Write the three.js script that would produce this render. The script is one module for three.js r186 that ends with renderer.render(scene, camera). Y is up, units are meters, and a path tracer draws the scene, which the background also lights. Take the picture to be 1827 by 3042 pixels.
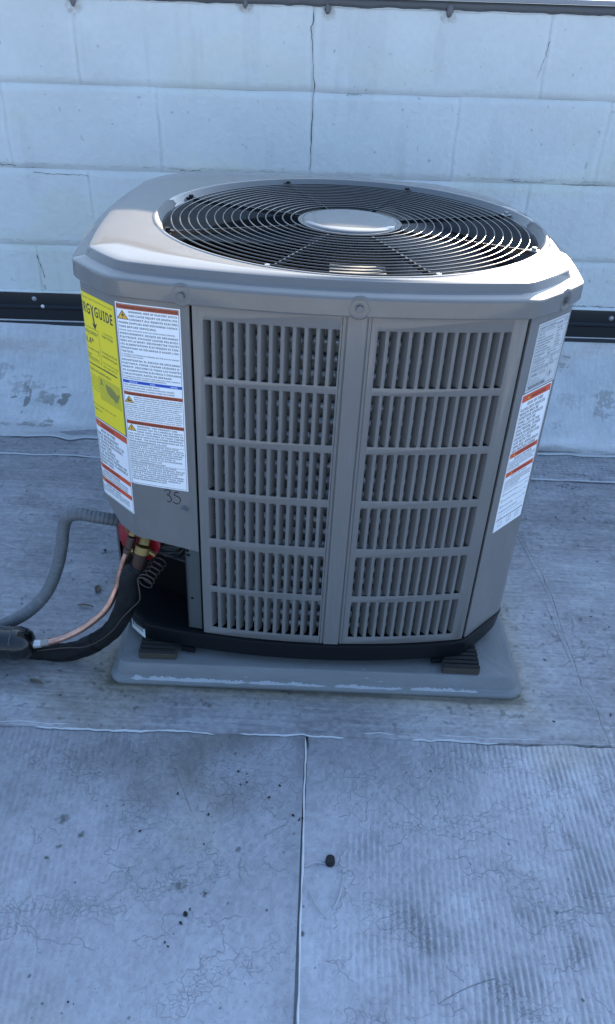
import * as THREE from 'three';
import { mergeGeometries, mergeVertices, toCreasedNormals } from 'three/addons/utils/BufferGeometryUtils.js';
import { RoundedBoxGeometry } from 'three/addons/geometries/RoundedBoxGeometry.js';

// ---------------------------------------------------------------- camera, sky, sun, exposure
const scene = new THREE.Scene();
const camera = new THREE.PerspectiveCamera(66.915, 615 / 1024, 0.05, 400);
camera.position.set(-0.0435, 1.0705, 1.3244);
camera.rotation.order = 'YXZ';
camera.rotation.set(THREE.MathUtils.degToRad(-33.72), 0, THREE.MathUtils.degToRad(3.135));

const renderer = new THREE.WebGLRenderer({ antialias: true });
renderer.toneMapping = THREE.LinearToneMapping;
renderer.toneMappingExposure = 5.4;
renderer.shadowMap.enabled = true;

const SUN_EL = THREE.MathUtils.degToRad(18.65), SUN_AZ = THREE.MathUtils.degToRad(25);
const sunDir = new THREE.Vector3(Math.sin(SUN_AZ) * Math.cos(SUN_EL), Math.sin(SUN_EL), -Math.cos(SUN_AZ) * Math.cos(SUN_EL));
const sun = new THREE.DirectionalLight(new THREE.Color().setRGB(1, 0.87, 0.7), 5);
sun.position.copy(sunDir).multiplyScalar(20);
sun.castShadow = true;
Object.assign(sun.shadow.camera, { left: -4, right: 4, top: 4, bottom: -4, near: 1, far: 60 });
sun.shadow.mapSize.set(2048, 2048);
scene.add(sun); scene.add(sun.target);

{ // clear blue sky: deep zenith, paler horizon, white glow round the low sun
  const W = 512, H = 256, data = new Float32Array(W * H * 4);
  const zen = [0.066, 0.18, 0.45], hor = [0.39, 0.575, 0.745], glow = [0.74, 0.9, 1.08];
  for (let j = 0; j < H; j++) for (let i = 0; i < W; i++) {
    const el = ((j + 0.5) / H - 0.5) * Math.PI, az = ((i + 0.5) / W - 0.5) * Math.PI * 2;
    const d = [Math.cos(el) * Math.cos(az), Math.sin(el), Math.cos(el) * Math.sin(az)];
    const c = d[0] * sunDir.x + d[1] * sunDir.y + d[2] * sunDir.z, g = Math.acos(Math.max(-1, Math.min(1, c))) * 57.2958;
    const t = Math.pow(Math.max(d[1], 0), 0.45), o = (j * W + i) * 4;
    const m = 0.9 * Math.exp(-g / 7) + 1.95 * Math.exp(-g / 32);
    for (let k = 0; k < 3; k++) {
      let v = hor[k] * (1 - t) + zen[k] * t + glow[k] * m;
      if (d[1] < 0) v = [0.3, 0.31, 0.33][k];
      data[o + k] = v * 0.375;
    }
    data[o + 3] = 1;
  }
  const sky = new THREE.DataTexture(data, W, H, THREE.RGBAFormat, THREE.FloatType);
  sky.mapping = THREE.EquirectangularReflectionMapping;
  sky.magFilter = sky.minFilter = THREE.LinearFilter; sky.wrapS = THREE.RepeatWrapping; sky.needsUpdate = true;
  scene.background = sky; scene.environment = sky;
}

// ---------------------------------------------------------------- helpers
function rng(seed) { let a = seed >>> 0; return () => { a = (a + 0x6d2b79f5) | 0; let t = Math.imul(a ^ (a >>> 15), 1 | a); t = (t + Math.imul(t ^ (t >>> 7), 61 | t)) ^ t; return ((t ^ (t >>> 14)) >>> 0) / 4294967296; }; }
function hash2(x, y) { let h = Math.imul(x, 374761393) + Math.imul(y, 668265263) | 0; h = Math.imul(h ^ (h >>> 13), 1274126177); return ((h ^ (h >>> 16)) >>> 0) / 4294967296; }
function vnoise(x, y) {
  const xi = Math.floor(x), yi = Math.floor(y); let fx = x - xi, fy = y - yi;
  fx = fx * fx * (3 - 2 * fx); fy = fy * fy * (3 - 2 * fy);
  const a = hash2(xi, yi), b = hash2(xi + 1, yi), c = hash2(xi, yi + 1), d = hash2(xi + 1, yi + 1);
  return a + (b - a) * fx + (c - a) * fy + (a - b - c + d) * fx * fy;
}
function fbm(x, y, o = 4) { let s = 0, a = 0.5, n = 0; for (let i = 0; i < o; i++) { s += a * vnoise(x + i * 17.3, y - i * 9.1); n += a; a *= 0.5; x *= 2.03; y *= 2.03; } return s / n; }
const mg = (list) => mergeGeometries(list.map((g) => (g.index ? g.toNonIndexed() : g)));
const lerp = (a, b, t) => a + (b - a) * t, clamp = (v, a = 0, b = 1) => Math.max(a, Math.min(b, v));
const smooth = (a, b, v) => { const t = clamp((v - a) / (b - a)); return t * t * (3 - 2 * t); };
const V = (x, y, z) => new THREE.Vector3(x, y, z);

const used = {};
function numbered(name) { const n = used[name] = (used[name] ?? -1) + 1; return n ? name + '_' + String(n).padStart(3, '0') : name; }
function mesh(name, geo, mat, parent = scene) {
  const m = new THREE.Mesh(geo, mat); m.name = parent === scene ? numbered(name) : name;
  m.castShadow = m.receiveShadow = true; parent.add(m); return m;
}
function thing(name, label, category, pos = [0, 0, 0], group) {
  const o = new THREE.Group(); o.name = numbered(name); o.position.set(...pos); scene.add(o); return tag(o, label, category, group);
}
function tag(o, label, category, group) { o.userData.label = label; o.userData.category = category; if (group) o.userData.group = group; return o; }
function struct(o, label) { o.userData.kind = 'structure'; if (label) o.userData.label = label; return o; }
function std(r, g, b, rough = 0.6, metal = 0, extra = {}) { return new THREE.MeshStandardMaterial({ color: new THREE.Color().setRGB(r, g, b), roughness: rough, metalness: metal, side: THREE.DoubleSide, ...extra }); }
function phys(r, g, b, rough, extra = {}) { return new THREE.MeshPhysicalMaterial({ color: new THREE.Color().setRGB(r, g, b), roughness: rough, side: THREE.DoubleSide, ...extra }); }
function canvas(w, h) { const c = document.createElement('canvas'); c.width = w; c.height = h; return [c, c.getContext('2d')]; }
function ctex(c, srgb = true) { const t = new THREE.CanvasTexture(c); if (srgb) t.colorSpace = THREE.SRGBColorSpace; t.anisotropy = 16; return t; }
function noiseTex(w, h, fn, srgb) { // fn(x,y) -> [r,g,b] 0..255
  const [c, x] = canvas(w, h), im = x.createImageData(w, h), d = im.data;
  for (let j = 0, o = 0; j < h; j++) for (let i = 0; i < w; i++, o += 4) { const v = fn(i, j); d[o] = v[0]; d[o + 1] = v[1]; d[o + 2] = v[2]; d[o + 3] = 255; }
  x.putImageData(im, 0, 0); return [c, x];
}
function grid(nu, nv, fn, uvfn) { // fn(u,v) -> [x,y,z], u,v in 0..1
  const p = [], uv = [], ix = [];
  for (let j = 0; j <= nv; j++) for (let i = 0; i <= nu; i++) { const q = fn(i / nu, j / nv); p.push(...q); uv.push(...(uvfn ? uvfn(i / nu, j / nv, q) : [i / nu, j / nv])); }
  for (let j = 0; j < nv; j++) for (let i = 0; i < nu; i++) { const a = j * (nu + 1) + i, b = a + 1, c = a + nu + 1, d = c + 1; ix.push(a, b, d, a, d, c); }
  const g = new THREE.BufferGeometry();
  g.setAttribute('position', new THREE.Float32BufferAttribute(p, 3)); g.setAttribute('uv', new THREE.Float32BufferAttribute(uv, 2)); g.setIndex(ix); g.computeVertexNormals(); return g;
}
function tube(pts, r, seg = 80, rad = 10, closed = false) { return new THREE.TubeGeometry(new THREE.CatmullRomCurve3(pts.map((p) => p.isVector3 ? p : V(...p)), closed, 'centripetal'), seg, r, rad, closed); }
function loft(rings, closeEnd) { // rings: arrays of [x,y,z], all of one length, closed loops
  const n = rings[0].length, p = [], uv = [], ix = [];
  rings.forEach((r, j) => { for (let i = 0; i <= n; i++) { p.push(...r[i % n]); uv.push(i / n * 4, j / rings.length); } });
  for (let j = 0; j < rings.length - 1; j++) for (let i = 0; i < n; i++) { const a = j * (n + 1) + i, b = a + 1, c = a + n + 1, d = c + 1; ix.push(a, b, d, a, d, c); }
  if (closeEnd) { const r = rings[rings.length - 1], c = p.length / 3, base = (rings.length - 1) * (n + 1); let m = [0, 0, 0]; r.forEach((q) => { m = m.map((v, k) => v + q[k] / n); }); p.push(...m); uv.push(0.5, 0.5); for (let i = 0; i < n; i++) ix.push(base + i, base + i + 1, c); }
  const g = new THREE.BufferGeometry();
  g.setAttribute('position', new THREE.Float32BufferAttribute(p, 3)); g.setAttribute('uv', new THREE.Float32BufferAttribute(uv, 2)); g.setIndex(ix); return g;
}
const crease = (g, deg = 28) => { g.scale(5000, 5000, 5000); const c = toCreasedNormals(g, deg * Math.PI / 180); c.scale(1 / 5000, 1 / 5000, 1 / 5000); return c; };
function boxAt(w, h, d, x, y, z, ry = 0, r = 0) { const g = r ? new RoundedBoxGeometry(w, h, d, 2, r) : new THREE.BoxGeometry(w, h, d); if (ry) g.rotateY(ry); g.translate(x, y, z); return g; }
function orient(g, from, to) { // a shape along +y laid from one point to another
  const d = to.clone().sub(from); g.applyQuaternion(new THREE.Quaternion().setFromUnitVectors(V(0, 1, 0), d.clone().normalize())); g.translate(from.x, from.y, from.z); return g;
}
function cyl(a, b, r0, r1 = r0, n = 24) { const f = V(...a), t = V(...b), l = f.distanceTo(t); const g = new THREE.CylinderGeometry(r1, r0, l, n); g.translate(0, l / 2, 0); return orient(g, f, t); }

// ---------------------------------------------------------------- roof membrane: textures
function crackStrokes(ctx, r, o) { // wandering, branching hairline cracks; o: {x,y,len,dir,step,w,branch,col,wander}
  const stack = [[o.x, o.y, o.dir, o.len, o.w]];
  while (stack.length) {
    let [x, y, a, len, w] = stack.pop();
    ctx.beginPath(); ctx.moveTo(x, y);
    const base = a;
    while (len > 0) {
      a = base + (a - base) * 0.7 + (r() - 0.5) * o.wander;
      const st = o.step * (0.5 + r());
      x += Math.cos(a) * st; y += Math.sin(a) * st; len -= st; ctx.lineTo(x, y);
      if (r() < o.branch && len > o.step * 2) stack.push([x, y, a + (r() < 0.5 ? -1 : 1) * (0.5 + r() * 0.9), len * (0.25 + r() * 0.4), w * 0.75]);
    }
    ctx.lineWidth = w; ctx.stroke();
  }
}
function cells(ctx, r, cx, cy, rx, ry, ang, n, w) { // a patch of alligator cracking: short walls of a jittered cell mesh
  const ca = Math.cos(ang), sa = Math.sin(ang), P = [];
  const nx = Math.round(Math.sqrt(n * rx / ry)), ny = Math.max(2, Math.round(n / nx));
  for (let j = 0; j <= ny; j++) for (let i = 0; i <= nx; i++) { const u = ((i + (j % 2) * 0.5 + (r() - 0.5) * 0.75) / nx * 2 - 1) * rx, v = ((j + (r() - 0.5) * 0.8) / ny * 2 - 1) * ry; P.push([cx + u * ca - v * sa, cy + u * sa + v * ca, (u / rx) ** 2 + (v / ry) ** 2]); }
  const at = (i, j) => P[j * (nx + 1) + i];
  for (let j = 0; j <= ny; j++) for (let i = 0; i <= nx; i++) {
    const a = at(i, j);
    for (const [di, dj] of [[1, 0], [0, 1]]) {
      if (i + di > nx || j + dj > ny) continue;
      const b = at(i + di, j + dj), e = Math.max(a[2], b[2]);
      if (e > 1.05 || r() < 0.22 + e * 0.35) continue;
      ctx.lineWidth = w * (0.6 + r() * 0.8) * (1.15 - e * 0.6); ctx.beginPath(); ctx.moveTo(a[0], a[1]);
      ctx.quadraticCurveTo((a[0] + b[0]) / 2 + (r() - 0.5) * 8, (a[1] + b[1]) / 2 + (r() - 0.5) * 8, b[0], b[1]); ctx.stroke();
    }
  }
}
// front sheets: x -0.75..0.75, z 0.35..1.85, one texel 0.73 mm. scrim ribs run away from the camera
const TF = { x0: -0.75, z0: 0.35, size: 1.5, n: 2048 };
function frontHeight(x, z) { // relief of the reinforcement, 0..1
  const lean = x > -0.025 ? -0.03 : 0.12;
  const u = (x - z * lean + (fbm(x * 9, z * 9, 2) - 0.5) * 0.008) / 0.0096, v = z / 0.009;
  const rib = Math.pow(0.5 + 0.5 * Math.cos(u * 6.2832), 1.6), bead = 0.35 + 0.65 * vnoise(Math.round(u) * 7.1, v * 1.1);
  let amt = smooth(0.38, 0.62, fbm(x * 3.1 + 4, z * 3.1 + 2, 3));
  amt = clamp(amt + (x > 0 ? smooth(0.02, 0.12, x) * smooth(0.45, 0.6, z) * 0.35 : smooth(-0.22, -0.38, x) * 0.35));
  return [rib * bead, amt];
}
function cellEdge(x, y) { // distance to the nearest wall of a jittered cell mesh, in cells
  const xi = Math.floor(x), yi = Math.floor(y); let a = 9, b = 9;
  for (let j = -1; j <= 1; j++) for (let i = -1; i <= 1; i++) { const dx = xi + i + 0.08 + 0.84 * hash2(xi + i, yi + j) - x, dy = yi + j + 0.08 + 0.84 * hash2(xi + i + 57, yi + j - 31) - y, d = Math.sqrt(dx * dx + dy * dy); if (d < a) { b = a; a = d; } else if (d < b) b = d; }
  return b - a;
}
const crackBands = [[-0.36, 0.74, 0.2, 0.028, -0.04], [-0.2, 0.69, 0.15, 0.03, -0.4], [0.3, 0.462, 0.15, 0.024, 0.1], [0.37, 0.518, 0.17, 0.022, -0.42], [0.2, 0.575, 0.17, 0.022, -0.16], [0.475, 0.475, 0.045, 0.06, 0.3], [0.5, 0.56, 0.1, 0.024, 0.1], [-0.13, 0.83, 0.16, 0.03, -0.5], [-0.15, 0.52, 0.12, 0.08, 0.2], [-0.42, 0.5, 0.16, 0.06, 0.2], [0.12, 0.74, 0.1, 0.05, 0.5], [0.33, 0.7, 0.12, 0.05, 0.9], [-0.28, 0.6, 0.12, 0.07, 0.8], [0.28, 0.84, 0.14, 0.04, 0.6]];
function frontCracks(x, z) { // 0..1: how much of a crack is here
  let m = 0;
  for (const [cx, cz, rx, rz, a] of crackBands) { const c = Math.cos(a), s = Math.sin(a), u = ((x - cx) * c + (z - cz) * s) / rx, v = (-(x - cx) * s + (z - cz) * c) / rz, k = u * u + v * v; if (k < 2.4) m = Math.max(m, Math.exp(-k * 1.5)); }
  const patch = smooth(0.5, 0.72, fbm(x * 5.5 + 11, z * 5.5 + 3, 3)) * 0.3;
  m = Math.max(m, patch);
  if (m < 0.06) return 0;
  const wx = x + (fbm(x * 40, z * 40, 3) - 0.5) * 0.014, wz = z + (fbm(x * 40 + 9, z * 40 + 4, 3) - 0.5) * 0.014;
  const coarse = cellEdge(wx * 46, wz * 62), fine = m > 0.45 ? cellEdge(wx * 105 + 5, wz * 130) : 9;
  const br = fbm(x * 70 + 2, z * 70, 2), open = smooth(0.52 - 0.42 * m, 0.62 - 0.42 * m, br);
  return clamp(Math.max(smooth(0.046, 0.008, coarse) * open * (0.25 + 0.65 * m), smooth(0.12, 0.03, fine) * smooth(0.45, 0.8, m) * smooth(0.35, 0.55, br) * 0.8));
}
const frontTex = (() => {
  const px = (x) => (x - TF.x0) / TF.size * TF.n, pz = (z) => (z - TF.z0) / TF.size * TF.n;
  const bumpA = new Float32Array(TF.n * TF.n);
  const [c, ctx] = noiseTex(TF.n, TF.n, (i, j) => {
    const x = TF.x0 + i / TF.n * TF.size, z = TF.z0 + j / TF.n * TF.size;
    const [rib, amt] = frontHeight(x, z);
    const big = fbm(x * 2.3 + 7, z * 2.3, 4), mid = fbm(x * 14, z * 14, 4), fine = fbm(x * 160, z * 120, 3), grit = hash2(i, j);
    const speck = fbm(x * 330, z * 330, 2);
    let v = 0.4 + (big - 0.5) * 0.28 + (mid - 0.5) * 0.16 + (fine - 0.5) * 0.14 + (grit - 0.5) * 0.035;
    v *= 1 - 0.34 * amt * Math.pow(1 - rib, 1.6) * (0.5 + 0.9 * smooth(0.35, 0.7, fbm(x * 25, z * 25, 2)));
    v *= 1 - 0.14 * smooth(0.68, 0.82, speck);
    const ck = frontCracks(x, z); v *= 1 - 0.38 * ck;
    // settled dirt where water stands in front of the lap
    const pool = Math.exp(-(((x + 0.17) / 0.2) ** 2 + ((z - 0.5) / 0.15) ** 2)) * smooth(0.3, 0.7, fbm(x * 8 + 3, z * 8, 4) + 0.12);
    v *= 1 - 0.42 * pool; if (x < -0.0235) v *= 0.89;
    v *= 1 - 0.12 * Math.exp(-(((x - 0.1) / 0.2) ** 2 + ((z - 0.46) / 0.06) ** 2));
    const edge = Math.exp(-Math.abs(x + 0.034) / 0.01) * 0.12 + Math.exp(-Math.abs(z - 0.428) / 0.008) * 0.1 * fbm(x * 20, 3, 2) * 2;
    v *= 1 - edge;
    const brown = 0.05 * smooth(0.55, 0.8, fbm(x * 5 + 9, z * 5 + 1, 4)) + pool * 0.03;
    bumpA[j * TF.n + i] = 0.45 + 0.32 * rib * amt + (fine - 0.5) * 0.35 + (mid - 0.5) * 0.25 - ck * 0.22;
    const s = 255 * Math.pow(clamp(v, 0.02, 0.95), 1 / 2.2);
    return [s * (1.0 + brown * 0.4), s * 0.997, s * (1.03 - brown)];
  });
  const [bc, bctx] = noiseTex(TF.n, TF.n, (i, j) => { const b = 255 * clamp(bumpA[j * TF.n + i]); return [b, b, b]; });
  for (const [k, which] of [ctx, bctx].entries()) {
    const r = rng(77);
    which.strokeStyle = k ? 'rgba(20,20,20,0.85)' : 'rgba(74,74,80,0.4)'; which.lineCap = 'round'; which.lineJoin = 'round';
    // long wandering cracks
    for (let q = 0; q < 46; q++) crackStrokes(which, r, { x: px(-0.5 + r() * 1.0), y: pz(0.43 + r() * 0.55), dir: r() < 0.6 ? 1.57 + (r() - 0.5) * 0.9 : (r() - 0.5) * 0.9 - 0.3, len: 60 + r() * 200, step: 5, w: 0.8, branch: 0.1, wander: 2.4 });
    for (let q = 0; q < 26; q++) crackStrokes(which, r, { x: px(-0.34 + r() * 0.3), y: pz(0.44 + r() * 0.25), dir: 1.57 + (r() - 0.5) * 1.6, len: 40 + r() * 90, step: 5, w: 0.85, branch: 0.14, wander: 2.6 });
    which.strokeStyle = k ? 'rgba(20,20,20,0.9)' : 'rgba(76,74,78,0.4)';
    for (let q = 0; q < 34; q++) crackStrokes(which, r, { x: px(0.1 + r() * 0.4), y: pz(0.44 + r() * 0.5), dir: -0.35 + (r() - 0.5) * 2.4, len: 30 + r() * 100, step: 5, w: 0.8, branch: 0.12, wander: 2.4 });
    // long smooth scuff
    which.lineWidth = 1.4; which.strokeStyle = k ? 'rgba(60,60,60,0.6)' : 'rgba(80,82,88,0.6)';
    which.beginPath(); which.moveTo(px(-0.24), pz(0.5)); which.quadraticCurveTo(px(-0.225), pz(0.53), px(-0.2), pz(0.58)); which.stroke();
    which.beginPath(); which.moveTo(px(0.16), pz(0.84)); which.quadraticCurveTo(px(0.2), pz(0.815), px(0.24), pz(0.805)); which.stroke();
    if (!k) for (let q = 0; q < 240; q++) { // small dark flecks and mildew dots
      const x = px(-0.6 + r() * 1.2), y = pz(0.42 + r() * 0.6), s = 0.7 + r() * r() * 3.2; which.fillStyle = `rgba(52,54,56,${0.25 + r() * 0.45})`; which.beginPath(); which.ellipse(x, y, s, s * (0.5 + r()), r() * 3, 0, 7); which.fill();
    }
    if (!k) for (const [x, z, s] of [[-0.393, 0.606, 15], [-0.36, 0.63, 8], [-0.388, 0.651, 7], [-0.4, 0.67, 5], [-0.2, 0.7, 20], [-0.16, 0.71, 9], [-0.12, 0.64, 6], [-0.02, 0.76, 6]]) for (let q = 0; q < 26; q++) {
      const a = r() * 6.28, d = r() * s; which.fillStyle = `rgba(64,66,62,${0.1 + r() * 0.2})`; which.beginPath(); which.arc(px(x) + Math.cos(a) * d, pz(z) + Math.sin(a) * d * 0.8, 1 + r() * s * 0.3, 0, 7); which.fill();
    }
  }
  return [ctex(c), ctex(bc, false)];
})();
// the other sheets: x -1.3..1.3, z -1.15..1.45
const TM = { x0: -1.3, z0: -1.15, size: 2.6, n: 2048 };
const midTex = (() => {
  const px = (x) => (x - TM.x0) / TM.size * TM.n, pz = (z) => (z - TM.z0) / TM.size * TM.n;
  const bumpA = new Float32Array(TM.n * TM.n);
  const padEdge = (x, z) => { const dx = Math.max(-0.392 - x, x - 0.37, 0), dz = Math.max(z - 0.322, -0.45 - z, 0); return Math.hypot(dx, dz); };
  const [c, ctx] = noiseTex(TM.n, TM.n, (i, j) => {
    const x = TM.x0 + i / TM.n * TM.size, z = TM.z0 + j / TM.n * TM.size;
    const big = fbm(x * 2 + 1, z * 2 + 8, 4), mid = fbm(x * 11 + 3, z * 16, 4), fine = fbm(x * 120, z * 150, 3), streak = fbm(x * 14, z * 240, 3), grit = hash2(i + 9, j);
    let v = 0.3 + (big - 0.5) * 0.16 + (mid - 0.5) * 0.18 + (fine - 0.5) * 0.16 + (streak - 0.5) * 0.13 + (grit - 0.5) * 0.04;
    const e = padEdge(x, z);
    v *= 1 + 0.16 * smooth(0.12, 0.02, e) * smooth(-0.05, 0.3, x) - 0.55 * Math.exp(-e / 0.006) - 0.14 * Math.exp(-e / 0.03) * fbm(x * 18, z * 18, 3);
    // scuffed ribs on the right-hand sheet and grime behind
    let rib = 0;
    if (x > 0.48) { const u = (x + z * 0.1) / 0.014, w = z / 0.0125; rib = Math.pow(0.5 + 0.5 * Math.cos(u * 6.2832), 2) * (0.5 + 0.5 * Math.cos(w * 6.2832)) * smooth(0.42, 0.6, fbm(x * 5, z * 5 + 4, 3)); v *= 1.05 - 0.2 * rib; }
    const stain = smooth(0.56, 0.74, fbm(x * 3.3 + 2.2, z * 5.1 + 6.5, 5)); v *= 1 - 0.22 * stain;
    const speck = fbm(x * 85 + 5, z * 85, 3); v *= 1 - 0.4 * smooth(0.7, 0.8, speck) * smooth(0.4, 0.6, fbm(x * 6, z * 9, 3));
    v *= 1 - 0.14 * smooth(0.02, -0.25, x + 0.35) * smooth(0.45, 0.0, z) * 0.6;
    bumpA[j * TM.n + i] = 0.5 + (fine - 0.5) * 0.6 + (mid - 0.5) * 0.5 + (streak - 0.5) * 0.3 + rib * 0.35;
    const brown = 0.05 * stain + 0.12 * Math.exp(-e / 0.02), s = 255 * Math.pow(clamp(v, 0.02, 0.95), 1 / 2.2);
    return [s * (1 + brown * 0.35), s * 0.996, s * (1.02 - brown)];
  });
  const [bc, bctx] = noiseTex(TM.n, TM.n, (i, j) => { const b = 255 * clamp(bumpA[j * TM.n + i]); return [b, b, b]; });
  for (const [k, w] of [ctx, bctx].entries()) {
    const r = rng(5); w.lineCap = 'round';
    w.strokeStyle = k ? 'rgba(20,20,20,0.8)' : 'rgba(60,62,66,0.5)';
    for (let q = 0; q < 40; q++) crackStrokes(w, r, { x: px(0.5 + r() * 0.4), y: pz(-0.1 + r() * 0.5), dir: 1.4 + (r() - 0.5) * 1.6, len: 20 + r() * 60, step: 6, w: 1, branch: 0.2, wander: 1.6 });
    for (let q = 0; q < 30; q++) crackStrokes(w, r, { x: px(-0.9 + r() * 0.5), y: pz(-0.4 + r() * 0.6), dir: (r() - 0.5) * 1.2, len: 10 + r() * 50, step: 6, w: 0.9, branch: 0.1, wander: 1.4 });
    cells(w, r, px(0.49), pz(0.44), 60, 22, 0.1, 50, 1.1);
    // arc scratch and straight knife lines beside the right seam
    w.lineWidth = 1; w.beginPath(); w.moveTo(px(0.462), pz(-0.3)); w.lineTo(px(0.492), pz(-0.02)); w.moveTo(px(0.48), pz(0.02)); w.lineTo(px(0.49), pz(0.2)); w.stroke();
    if (!k) {
      for (let q = 0; q < 320; q++) { const x = px(-1 + r() * 2), y = pz(-0.6 + r() * 1.0), s = 0.5 + r() * r() * 2; w.fillStyle = `rgba(48,50,52,${0.2 + r() * 0.5})`; w.beginPath(); w.ellipse(x, y, s * (1 + r()), s * 0.7, r() * 0.6, 0, 7); w.fill(); }
      // worn-through mildew marks on the upstand at left and right (their z is past the wall foot)
      const blot = (x, z, rx, rz, n, d) => { for (let q = 0; q < n; q++) { const a = r() * 6.28, f = Math.sqrt(r()); w.fillStyle = `rgba(52,58,54,${d * (0.4 + r() * 0.6)})`; w.beginPath(); w.ellipse(px(x + Math.cos(a) * f * rx), pz(z + Math.sin(a) * f * rz), 0.8 + r() * 2.6, 0.8 + r() * 1.6, r() * 3, 0, 7); w.fill(); } };
      blot(-0.55, -0.66, 0.07, 0.016, 90, 0.55); blot(-0.66, -0.655, 0.05, 0.014, 60, 0.4); blot(-0.8, -0.66, 0.03, 0.012, 40, 0.4);
      blot(0.66, -0.475, 0.035, 0.014, 60, 0.5); blot(0.68, -0.535, 0.04, 0.006, 40, 0.4);
      blot(-0.4, 0.3, 0.03, 0.04, 60, 0.35); blot(-0.75, -0.25, 0.14, 0.025, 120, 0.3);
    }
  }
  return [ctex(c), ctex(bc, false)];
})();
const M = {};
M.front = std(1, 1, 1, 0.5, 0, { map: frontTex[0], bumpMap: frontTex[1], bumpScale: 0.0045 });
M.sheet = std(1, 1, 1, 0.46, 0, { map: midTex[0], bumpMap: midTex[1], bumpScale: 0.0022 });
{
  const [c] = noiseTex(512, 512, (i, j) => { const v = 0.5 + (fbm(i / 40, j / 40, 4) - 0.5) * 0.2 + (hash2(i, j) - 0.5) * 0.06, s = 255 * Math.pow(v, 1 / 2.2); return [s, s, s]; });
  const t = ctex(c); t.wrapS = t.wrapT = THREE.RepeatWrapping; M.roof = std(1, 1, 1, 0.7, 0, { map: t });
}
M.chalk = std(0.55, 0.56, 0.57, 0.85);
M.dirt = std(0.09, 0.088, 0.085, 0.95);

// ---------------------------------------------------------------- roof membrane: sheets
const undul = (x, z) => (fbm(x * 2.6 + 3, z * 2.6, 3) - 0.5) * 0.009 + (fbm(x * 11, z * 11 + 5, 2) - 0.5) * 0.0014;
const fadeU = (x, z) => 0; // sheets carry the same relief so that laps never cross
const gy = (x, z) => undul(x, z) * smooth(1.6, 1.0, Math.abs(x)) * smooth(-1.1, -0.7, z) * smooth(1.9, 1.4, z) * (1 - 0.85 * smooth(0.02, -0.06, Math.max(-0.42 - x, x - 0.4, z - 0.36)));
const poly = (pts) => (t) => { for (let i = 0; i < pts.length - 1; i++) if (t <= pts[i + 1][0] || i === pts.length - 2) return lerp(pts[i][1], pts[i + 1][1], (t - pts[i][0]) / (pts[i + 1][0] - pts[i][0])); };
const lapLine = poly([[-1.5, 0.452], [-0.552, 0.436], [-0.268, 0.427], [-0.026, 0.42], [0.229, 0.416], [0.509, 0.41], [1.5, 0.38]]);
const lapZ = (x) => lapLine(x) + (fbm(x * 22, 1.7, 3) - 0.5) * 0.012 + (fbm(x * 90, 8.7, 2) - 0.5) * 0.003;
const rightLine = poly([[-0.8, 0.43], [-0.232, 0.477], [-0.013, 0.502], [0.21, 0.497], [0.262, 0.495], [0.285, 0.505], [0.41, 0.509], [0.6, 0.512]]);
const rightX = (z) => rightLine(z) + (fbm(z * 25, 4.2, 3) - 0.5) * 0.008;
const back1 = (x) => -0.588 - 0.042 * (x + 0.6) + (fbm(x * 16, 7.1, 3) - 0.5) * 0.016 - 0.014 * Math.exp(-(((x + 0.72) / 0.03) ** 2)) * -1;
const back2 = (x) => -0.488 - 0.014 * (x + 0.55) + (fbm(x * 19, 2.9, 3) - 0.5) * 0.009;
function sheet(name, nx, nz, xa, xb, za, zb, lift, mat, T, label) {
  // x from xa(z) to xb(z), z from za(x) to zb(x), with turned-down rims
  const at = (u, v) => {
    const uu = clamp((u - 0.01) / 0.98), vv = clamp((v - 0.01) / 0.98), rim = u < 0.005 || u > 0.995 || v < 0.005 || v > 0.995;
    let x = lerp(xa(0), xb(0), uu), z = lerp(za(x), zb(x), vv);
    x = lerp(xa(z), xb(z), uu); z = lerp(za(x), zb(x), vv);
    return [x, (rim ? -0.0055 : lift) + gy(x, z), z];
  };
  const g = grid(nx, nz, at, (u, v, q) => [(q[0] - T.x0) / T.size, 1 - (q[2] - T.z0) / T.size]);
  const m = mesh(name, crease(g, 40), mat); return struct(m, label);
}
const K = (v) => () => v;
{
  const g = new THREE.PlaneGeometry(120, 120, 1, 1); g.rotateX(-Math.PI / 2); g.translate(0, -0.012, 0);
  const uv = g.attributes.uv; for (let i = 0; i < uv.count; i++) uv.setXY(i, uv.getX(i) * 60, uv.getY(i) * 60);
  struct(mesh('roof', g, M.roof), 'wide flat roof of pale grey membrane');
}
sheet('roof_membrane', 100, 90, K(-1.45), K(-0.0265), K(0.39), K(2.1), -0.003, M.front, TF, 'left front membrane sheet, cracked and blotched');
sheet('roof_membrane', 100, 90, K(-0.0215), K(1.45), K(0.36), K(2.1), -0.0025, M.front, TF, 'right front membrane sheet with fine ribs');
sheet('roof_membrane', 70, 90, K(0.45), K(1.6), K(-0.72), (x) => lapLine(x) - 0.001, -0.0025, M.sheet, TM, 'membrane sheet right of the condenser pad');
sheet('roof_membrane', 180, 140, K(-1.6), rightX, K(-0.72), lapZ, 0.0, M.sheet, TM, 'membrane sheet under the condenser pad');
sheet('membrane_strip', 200, 12, K(-1.6), K(1.6), K(-0.73), back2, 0.003, M.sheet, TM, 'narrow membrane strip along the foot of the upstand');
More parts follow.
